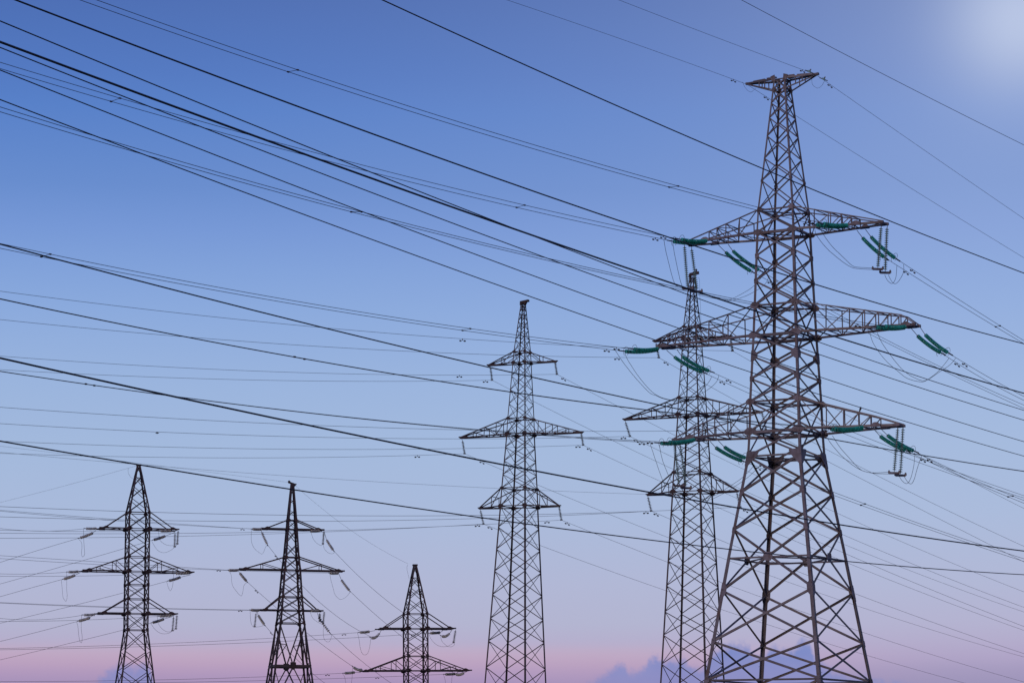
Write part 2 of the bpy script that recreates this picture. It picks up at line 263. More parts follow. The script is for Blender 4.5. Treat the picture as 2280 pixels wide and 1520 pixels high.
([-20.428, 283.991, 18.211], [-20.336, 284.113, 17.814], [-19.282, 285.519, 16.289], 8, 'brown_tension', 0.02, 'steeply slanting grey-brown insulator string on the lower right arm of the narrow-topped pylon'),
([-13.917, 274.986, 15.895], [-14.447, 274.656, 15.776], [-15.415, 274.052, 15.654], 8, 'brown_tension', 0.02, 'straight level grey-brown insulator string on the upper left arm of the shortest pylon'),
([-13.137, 272.988, 15.906], [-13.367, 273.1, 15.515], [-14.2, 273.508, 15.084], 8, 'brown_tension', 0.18, 'drooping grey-brown insulator string on the upper left arm of the shortest pylon'),
([-7.074, 276.848, 15.986], [-7.345, 276.678, 15.789], [-8.359, 276.047, 15.688], 8, 'brown_tension', 0.02, 'straight level grey-brown insulator string on the upper right arm of the shortest pylon'),
([-6.067, 274.912, 16.0], [-6.343, 275.047, 15.614], [-7.128, 275.43, 15.361], 8, 'brown_tension', 0.18, 'drooping grey-brown insulator string on the upper right arm of the shortest pylon'),
([-15.319, 274.608, 11.645], [-15.89, 274.252, 11.664], [-16.895, 273.626, 11.551], 8, 'brown_tension', 0.02, 'straight level grey-brown insulator string on the middle left arm of the shortest pylon'),
([-14.796, 272.503, 11.652], [-15.077, 272.64, 11.852], [-15.962, 273.073, 12.137], 8, 'brown_tension', 0.12, 'drooping grey-brown insulator string on the middle left arm of the shortest pylon'),
([-5.507, 277.277, 11.775], [-5.779, 277.107, 11.61], [-6.818, 276.46, 11.541], 8, 'brown_tension', 0.02, 'straight level grey-brown insulator string on the middle right arm of the shortest pylon'),
([-4.556, 275.288, 11.788], [-4.879, 275.446, 11.64], [-5.707, 275.851, 11.519], 8, 'brown_tension', 0.12, 'drooping grey-brown insulator string on the middle right arm of the shortest pylon'),
([-33.777, 272.193, 25.818], [-33.773, 272.193, 25.717], [-33.83, 272.193, 24.462], 9, 'dark_hang', 0, 'outer dark vertical disc string below the upper right arm of the leftmost pylon'),
([-34.358, 274.319, 25.815], [-34.352, 274.319, 25.612], [-34.359, 274.319, 24.343], 9, 'dark_hang', 0, 'inner dark vertical disc string below the upper right arm of the leftmost pylon'),
([-33.729, 272.204, 17.304], [-33.726, 272.204, 17.224], [-33.809, 272.204, 15.919], 9, 'dark_hang', 0, 'outer dark vertical disc string below the lower right arm of the leftmost pylon'),
([-34.329, 274.307, 17.302], [-34.324, 274.307, 17.141], [-34.412, 274.307, 15.848], 9, 'dark_hang', 0, 'inner dark vertical disc string below the lower right arm of the leftmost pylon'),
([-19.721, 282.305, 26.665], [-19.742, 282.305, 26.537], [-19.822, 282.305, 25.311], 9, 'dark_hang', 0, 'dark vertical disc string below the upper right arm of the narrow-topped pylon'),
([-26.684, 282.272, 18.22], [-26.725, 282.272, 17.989], [-26.846, 282.272, 16.682], 9, 'dark_hang', 0, 'dark vertical disc string below the lower left arm of the narrow-topped pylon'),
([-19.564, 281.72, 18.209], [-19.562, 281.72, 18.144], [-19.666, 281.72, 16.978], 9, 'dark_hang', 0, 'outer dark vertical disc string below the lower right arm of the narrow-topped pylon'),
([-20.197, 284.054, 18.21], [-20.194, 284.054, 18.093], [-20.185, 284.054, 17.341], 9, 'dark_hang', 0, 'inner dark vertical disc string below the lower right arm of the narrow-topped pylon'),
([-5.704, 275.01, 16.004], [-5.75, 275.01, 15.839], [-5.929, 275.01, 14.704], 9, 'dark_hang', 0, 'dark vertical disc string below the upper right arm of the shortest pylon')]
WIRES = [
([-7.736, 52.64, 19.48], [24.856, 95.289, 16.998], 0.5462, 0.0152, 'thick cables crossing in front', 'black cable from the top edge crossing the grey pylon above its top arms'),
([-15.292, 34.889, 15.302], [29.132, 110.248, 17.387], 1.1124, 0.0167, 'thick cables crossing in front', 'thick black cable from the top left corner past the grey pylon top left arm'),
([-16.054, 34.1, 15.338], [30.955, 119.1, 15.271], 0.9644, 0.0121, 'thick cables crossing in front', 'medium cable from the left edge crossing over the thickest cable in mid sky'),
([-16.664, 34.15, 14.894], [32.844, 127.65, 17.394], 0.8857, 0.0233, 'thick cables crossing in front', 'thickest black cable of the upper left bundle sweeping down across the pylons'),
([-16.267, 39.45, 15.944], [28.829, 105.75, 12.982], 0.875, 0.0116, 'thick cables crossing in front', 'medium cable starting just under the thickest cable at the left edge'),
([-16.864, 39.5, 15.853], [30.655, 114.3, 13.188], 0.9659, 0.0116, 'thick cables crossing in front', 'cable from the left edge below the upper twin lines to the far right edge'),
([-17.457, 39.55, 15.505], [32.484, 122.85, 13.685], 1.0299, 0.0121, 'thick cables crossing in front', 'lowest upper-left cable, passing just above the plate top of the slim pylon'),
([-16.956, 44.85, 12.789], [28.463, 100.95, 11.767], 1.1287, 0.0152, 'thick cables crossing in front', 'black cable from mid left edge over the upper left arm of the plate-topped pylon'),
([-17.461, 44.9, 10.581], [30.169, 109.5, 9.586], 0.9435, 0.0213, 'thick cables crossing in front', 'very thick cable crossing the plate-topped pylon between its middle and lower arms'),
([-18.001, 44.95, 8.832], [31.957, 118.05, 9.972], 1.166, 0.0162, 'thick cables crossing in front', 'thick cable grazing the tip of the leftmost pylon and running to the right edge'),
([1.75, 88.0, 30.727], [28.49, 120.0, 27.31], 0.2406, 0.01, 'thick cables crossing in front', 'thin lone cable across the top right corner'),
([12.323, 193.517, 40.117], [-44.57, 150.847, 46.923], 0.9837, 0.019, 'twin conductors of the big grey pylon', 'upper twin wire from the top left arm of the grey pylon to the left edge'),
([11.713, 193.231, 39.927], [-44.411, 151.138, 46.508], 0.9718, 0.019, 'twin conductors of the big grey pylon', 'lower twin wire from the top left arm of the grey pylon to the left edge'),
([22.05, 187.465, 40.062], [-38.336, 142.175, 49.237], 1.184, 0.019, 'twin conductors of the big grey pylon', 'upper twin wire from the top right arm of the grey pylon to the top edge'),
([21.476, 187.197, 39.929], [-39.335, 141.588, 49.1], 1.1991, 0.019, 'twin conductors of the big grey pylon', 'lower twin wire from the top right arm of the grey pylon to the top edge'),
([8.936, 196.182, 32.419], [-44.311, 156.247, 35.733], 0.9804, 0.019, 'twin conductors of the big grey pylon', 'upper twin wire from the middle left arm of the grey pylon to the left edge'),
([8.256, 195.759, 32.199], [-44.116, 156.481, 35.32], 0.8621, 0.019, 'twin conductors of the big grey pylon', 'lower twin wire from the middle left arm of the grey pylon to the left edge'),
([26.045, 185.969, 32.437], [-44.641, 132.955, 41.213], 1.732, 0.019, 'twin conductors of the big grey pylon', 'upper twin wire from the middle right arm of the grey pylon to the left edge'),
([25.408, 185.57, 32.307], [-44.459, 133.17, 40.768], 1.5697, 0.019, 'twin conductors of the big grey pylon', 'lower twin wire from the middle right arm of the grey pylon to the left edge'),
([11.323, 194.143, 25.273], [-43.917, 152.714, 26.808], 1.0064, 0.019, 'twin conductors of the big grey pylon', 'upper twin wire from the bottom left arm of the grey pylon to the left edge'),
([10.698, 193.803, 25.166], [-43.756, 152.963, 26.765], 0.9327, 0.019, 'twin conductors of the big grey pylon', 'lower twin wire from the bottom left arm of the grey pylon to the left edge'),
([22.482, 187.046, 25.375], [-44.027, 137.163, 29.936], 1.4995, 0.019, 'twin conductors of the big grey pylon', 'upper twin wire from the bottom right arm of the grey pylon to the left edge'),
([22.218, 186.887, 25.314], [-43.956, 137.257, 29.875], 1.4541, 0.019, 'twin conductors of the big grey pylon', 'lower twin wire from the bottom right arm of the grey pylon to the left edge'),
([17.95, 198.7, 38.713], [55.569, 226.914, 26.92], 0.6603, 0.016, 'twin conductors of the big grey pylon', 'lower twin wire sloping right from the top left arm of the grey pylon'),
([18.512, 198.214, 38.704], [54.919, 225.52, 27.636], 0.9917, 0.016, 'twin conductors of the big grey pylon', 'upper twin wire sloping right from the top left arm of the grey pylon'),
([27.086, 192.606, 38.618], [45.166, 206.166, 31.15], 0.1743, 0.016, 'twin conductors of the big grey pylon', 'lower twin wire sloping right from the top right arm of the grey pylon'),
([27.874, 192.423, 38.503], [44.866, 205.166, 31.102], 0.1246, 0.016, 'twin conductors of the big grey pylon', 'upper twin wire sloping right from the top right arm of the grey pylon'),
([14.354, 200.932, 31.418], [59.073, 234.472, 21.541], 1.2951, 0.016, 'twin conductors of the big grey pylon', 'lower twin wire sloping right from the middle left arm of the grey pylon'),
([14.843, 200.344, 31.406], [58.451, 233.05, 21.033], 0.8749, 0.016, 'twin conductors of the big grey pylon', 'upper twin wire sloping right from the middle left arm of the grey pylon'),
([30.653, 190.293, 31.234], [41.557, 198.471, 27.369], 0.3358, 0.016, 'twin conductors of the big grey pylon', 'lower twin wire sloping right from the middle right arm of the grey pylon'),
([31.059, 189.636, 31.132], [40.986, 197.081, 27.474], 0.2194, 0.016, 'twin conductors of the big grey pylon', 'upper twin wire sloping right from the middle right arm of the grey pylon'),
([17.131, 199.094, 24.473], [53.859, 226.64, 15.751], 0.356, 0.016, 'twin conductors of the big grey pylon', 'lower twin wire sloping right from the bottom left arm of the grey pylon'),
([17.296, 198.425, 24.624], [54.557, 226.371, 15.897], 0.5249, 0.016, 'twin conductors of the big grey pylon', 'upper twin wire sloping right from the bottom left arm of the grey pylon'),
([28.236, 192.199, 24.452], [43.908, 203.953, 19.925], 0.2615, 0.016, 'twin conductors of the big grey pylon', 'lower twin wire sloping right from the bottom right arm of the grey pylon'),
([28.807, 191.999, 24.383], [43.353, 202.909, 20.281], 0.3261, 0.016, 'twin conductors of the big grey pylon', 'upper twin wire sloping right from the bottom right arm of the grey pylon'),
([17.451, 194.479, 52.01], [-5.722, 177.099, 55.238], -0.1334, 0.012, 'earth wires of the big grey pylon', 'thin earth wire from the left tip of the grey pylon peak to the top edge'),
([22.252, 191.577, 51.989], [2.9, 177.063, 55.167], 0.0662, 0.012, 'earth wires of the big grey pylon', 'thin earth wire from the right tip of the grey pylon peak to the top edge'),
([17.451, 194.479, 52.01], [55.173, 222.771, 36.889], 0.2487, 0.012, 'earth wires of the big grey pylon', 'thin earth wire from the left peak tip of the grey pylon descending behind the tower'),
([22.252, 191.577, 51.989], [50.111, 212.472, 39.287], 0.099, 0.012, 'earth wires of the big grey pylon', 'thin earth wire descending right from the right tip of the grey pylon peak'),
([-2.052, 273.762, 41.387], [-57.267, 232.35, 37.162], 0.7483, 0.0165, 'conductors of the two slim pylons', 'level wire from the upper left arm of the plate-topped pylon to the left edge'),
([4.552, 270.231, 41.472], [-57.176, 223.935, 37.454], 0.9977, 0.0165, 'conductors of the two slim pylons', 'level wire from the upper right arm of the plate-topped pylon to the left edge'),
([-4.867, 275.152, 33.967], [-57.047, 236.017, 29.941], 0.6652, 0.0165, 'conductors of the two slim pylons', 'level wire from the middle left arm of the plate-topped pylon to the left edge'),
([7.148, 268.832, 34.086], [-56.881, 220.811, 29.432], 0.8922, 0.0165, 'conductors of the two slim pylons', 'level wire from the middle right arm of the plate-topped pylon to the left edge'),
([-2.906, 274.072, 26.635], [-56.752, 233.687, 21.778], 0.5308, 0.0165, 'conductors of the two slim pylons', 'level wire from the lower left arm of the plate-topped pylon to the left edge'),
([4.959, 269.918, 26.662], [-56.641, 223.719, 21.563], 0.7627, 0.0165, 'conductors of the two slim pylons', 'level wire from the lower right arm of the plate-topped pylon to the left edge'),
([13.877, 251.669, 40.32], [-54.236, 200.584, 37.207], 1.1599, 0.0165, 'conductors of the two slim pylons', 'level wire from the upper left arm of the half-hidden pylon to the left edge'),
([20.564, 248.28, 40.434], [-54.212, 192.197, 38.572], 1.3986, 0.0165, 'conductors of the two slim pylons', 'level wire from the upper right arm of the half-hidden pylon to the left edge'),
([11.15, 253.074, 33.015], [-54.005, 204.207, 29.028], 0.9892, 0.0165, 'conductors of the two slim pylons', 'level wire from the middle left arm of the half-hidden pylon to the left edge'),
([23.423, 246.896, 32.916], [-53.894, 188.907, 28.637], 1.2555, 0.0165, 'conductors of the two slim pylons', 'level wire from the middle right arm of the half-hidden pylon to the left edge'),
([13.056, 252.032, 25.845], [-53.721, 201.949, 21.25], 0.9852, 0.0165, 'conductors of the two slim pylons', 'level wire from the lower left arm of the half-hidden pylon to the left edge'),
([21.06, 248.024, 25.834], [-53.662, 191.983, 21.356], 1.1941, 0.0165, 'conductors of the two slim pylons', 'level wire from the lower right arm of the half-hidden pylon to the left edge'),
([-2.906, 274.072, 26.635], [77.177, 344.545, 8.086], 1.4879, 0.015, 'conductors of the two slim pylons', 'descending wire from the lower left arm of the plate-topped pylon towards the right edge'),
([4.959, 269.918, 26.662], [82.091, 337.795, 8.139], 1.5626, 0.015, 'conductors of the two slim pylons', 'descending wire from the lower right arm of the plate-topped pylon towards the right edge'),
([-4.867, 275.152, 33.967], [90.569, 359.136, 11.268], 2.4288, 0.015, 'conductors of the two slim pylons', 'descending wire from the middle left arm of the plate-topped pylon towards the right edge'),
([7.148, 268.832, 34.086], [80.561, 333.436, 13.23], 1.4653, 0.015, 'conductors of the two slim pylons', 'descending wire from the middle right arm of the plate-topped pylon towards the right edge'),
([4.552, 270.231, 41.472], [82.999, 339.264, 17.368], 1.8324, 0.015, 'conductors of the two slim pylons', 'descending wire from the upper right arm of the plate-topped pylon towards the right edge'),
([-2.052, 273.762, 41.387], [88.494, 353.442, 15.862], 2.5876, 0.015, 'conductors of the two slim pylons', 'descending wire from the upper left arm of the plate-topped pylon towards the right edge'),
([13.056, 252.032, 25.845], [71.084, 303.097, 10.525], 0.9155, 0.015, 'conductors of the two slim pylons', 'descending wire from the lower left arm of the half-hidden pylon towards the right edge'),
([11.15, 253.074, 33.015], [72.96, 307.466, 15.101], 1.1721, 0.015, 'conductors of the two slim pylons', 'descending wire from the middle left arm of the half-hidden pylon towards the right edge'),
([13.877, 251.669, 40.32], [70.988, 301.927, 20.741], 1.0398, 0.015, 'conductors of the two slim pylons', 'descending wire from the upper left arm of the half-hidden pylon towards the right edge'),
([20.564, 248.28, 40.434], [65.54, 287.858, 24.229], 0.4753, 0.015, 'conductors of the two slim pylons', 'descending wire from the upper right arm of the half-hidden pylon towards the right edge'),
([23.423, 246.896, 32.916], [62.877, 281.615, 18.591], 0.1014, 0.015, 'conductors of the two slim pylons', 'descending wire from the middle right arm of the half-hidden pylon towards the right edge'),
([21.06, 248.024, 25.834], [64.515, 286.265, 13.06], 0.4759, 0.015, 'conductors of the two slim pylons', 'descending wire from the lower right arm of the half-hidden pylon towards the right edge'),
([12.682, 252.057, 27.421], [-52.095, 203.474, 26.972], 0.6559, 0.011, 'conductors of the two slim pylons', 'faint wire ending at the lower left arm tip of the half-hidden pylon'),
([-42.604, 268.931, 25.716], [-52.57, 262.718, 25.579], 0.4366, 0.0165, 'conductors of the three small pylons', 'level wire from the upper left arm of the leftmost pylon to the left edge'),
([-43.834, 273.102, 25.145], [-56.016, 282.238, 22.548], -0.0713, 0.0165, 'conductors of the three small pylons', 'slanting wire from the upper left arm of the leftmost pylon to the left edge'),
([-35.451, 271.259, 25.675], [-54.238, 259.545, 24.872], 0.1334, 0.0165, 'conductors of the three small pylons', 'level wire from the upper right arm of the leftmost pylon to the left edge'),
([-36.754, 276.088, 25.204], [-60.423, 293.839, 20.625], 0.0697, 0.0165, 'conductors of the three small pylons', 'slanting wire from the upper right arm of the leftmost pylon to the left edge'),
([-44.156, 268.405, 21.349], [-52.046, 263.485, 20.906], 0.1663, 0.0165, 'conductors of the three small pylons', 'level wire from the middle left arm of the leftmost pylon to the left edge'),
([-45.293, 272.667, 20.959], [-54.978, 279.931, 19.086], -0.0184, 0.0165, 'conductors of the three small pylons', 'slanting wire from the middle left arm of the leftmost pylon to the left edge'),
([-33.885, 271.725, 21.435], [-54.439, 258.909, 20.311], 0.1645, 0.0165, 'conductors of the three small pylons', 'level wire from the middle right arm of the leftmost pylon to the left edge'),
([-35.175, 276.647, 21.058], [-61.206, 296.169, 16.62], 0.1428, 0.0165, 'conductors of the three small pylons', 'slanting wire from the middle right arm of the leftmost pylon to the left edge'),
([-42.588, 268.916, 17.125], [-52.262, 262.884, 16.809], 0.5034, 0.0165, 'conductors of the three small pylons', 'level wire from the lower left arm of the leftmost pylon to the left edge'),
([-43.706, 272.923, 16.746], [-55.659, 281.888, 14.563], 0.0578, 0.0165, 'conductors of the three small pylons', 'slanting wire from the lower left arm of the leftmost pylon to the left edge'),
([-35.365, 271.261, 17.125], [-53.943, 259.676, 16.015], 0.2182, 0.0165, 'conductors of the three small pylons', 'level wire from the lower right arm of the leftmost pylon to the left edge'),
([-36.687, 276.052, 16.76], [-60.08, 293.596, 12.645], 0.0825, 0.0165, 'conductors of the three small pylons', 'slanting wire from the lower right arm of the leftmost pylon to the left edge'),
([-26.967, 279.494, 26.616], [-55.598, 250.454, 26.451], 0.0954, 0.0165, 'conductors of the three small pylons', 'level wire from the upper left arm of the narrow-topped pylon to the left edge'),
([-21.022, 281.139, 26.552], [-56.468, 245.187, 26.191], 0.4122, 0.0165, 'conductors of the three small pylons', 'level wire from the upper right arm of the narrow-topped pylon to the left edge'),
([-29.277, 278.616, 22.285], [-55.067, 252.458, 22.157], -0.0016, 0.0165, 'conductors of the three small pylons', 'level wire from the middle left arm of the narrow-topped pylon to the left edge'),
([-18.978, 281.444, 22.191], [-56.569, 243.316, 21.485], 0.3386, 0.0165, 'conductors of the three small pylons', 'level wire from the middle right arm of the narrow-topped pylon to the left edge'),
([-26.926, 278.946, 18.212], [-55.2, 250.267, 17.588], 0.1727, 0.0165, 'conductors of the three small pylons', 'level wire from the lower left arm of the narrow-topped pylon to the left edge'),
([-20.884, 280.585, 18.263], [-56.084, 244.882, 17.35], 0.3354, 0.0165, 'conductors of the three small pylons', 'level wire from the lower right arm of the narrow-topped pylon to the left edge'),
([-25.679, 282.511, 25.281], [-14.2, 273.508, 15.165], 1.1497, 0.0165, 'conductors of the three small pylons', 'slanting wire from the upper left arm of the narrow-topped pylon to the shortest pylon'),
([-18.893, 284.718, 24.849], [-7.128, 275.43, 15.377], 0.835, 0.0165, 'conductors of the three small pylons', 'slanting wire from the upper right arm of the narrow-topped pylon to the shortest pylon'),
([-27.782, 282.463, 21.42], [-15.962, 273.073, 12.134], 0.3266, 0.0165, 'conductors of the three small pylons', 'slanting wire from the middle left arm of the narrow-topped pylon to the shortest pylon'),
([-17.202, 285.695, 20.651], [-5.707, 275.851, 11.521], 0.4856, 0.0165, 'conductors of the three small pylons', 'slanting wire from the middle right arm of the narrow-topped pylon to the shortest pylon'),
([-25.925, 283.186, 16.941], [-17.214, 294.8, 9.293], 0.7696, 0.0165, 'conductors of the three small pylons', 'slanting wire from the lower left arm of the narrow-topped pylon to the bottom edge'),
([-19.282, 285.519, 16.289], [-10.061, 297.814, 9.436], 0.5326, 0.0165, 'conductors of the three small pylons', 'slanting wire from the lower right arm of the narrow-topped pylon to the bottom edge'),
([-15.415, 274.052, 15.654], [-57.717, 247.676, 12.718], 0.3847, 0.0165, 'conductors of the three small pylons', 'level wire from the upper left arm of the shortest pylon to the left edge'),
([-8.359, 276.047, 15.688], [-59.301, 244.282, 12.48], 0.4439, 0.0165, 'conductors of the three small pylons', 'level wire from the upper right arm of the shortest pylon to the left edge'),
([-16.895, 273.626, 11.551], [-57.275, 248.447, 9.961], 0.3641, 0.0165, 'conductors of the three small pylons', 'level wire from the middle left arm of the shortest pylon to the left edge'),
([-6.818, 276.46, 11.541], [-59.536, 243.589, 9.672], 0.4315, 0.0165, 'conductors of the three small pylons', 'level wire from the middle right arm of the shortest pylon to the left edge'),
([-38.035, 271.95, 32.379], [-58.964, 287.646, 29.177], 0.1252, 0.009, 'earth wires of the small pylons', 'faint earth wire from the peak of the leftmost pylon to the left edge'),
([-23.087, 282.0, 31.7], [-56.665, 247.942, 32.603], -0.0428, 0.009, 'earth wires of the small pylons', 'faint earth wire from the peak of the narrow-topped pylon to the left edge'),
([-23.087, 282.0, 31.7], [-10.64, 275.286, 22.705], 0.6698, 0.009, 'earth wires of the small pylons', 'faint earth wire between the peaks of the narrow-topped and shortest pylons')]
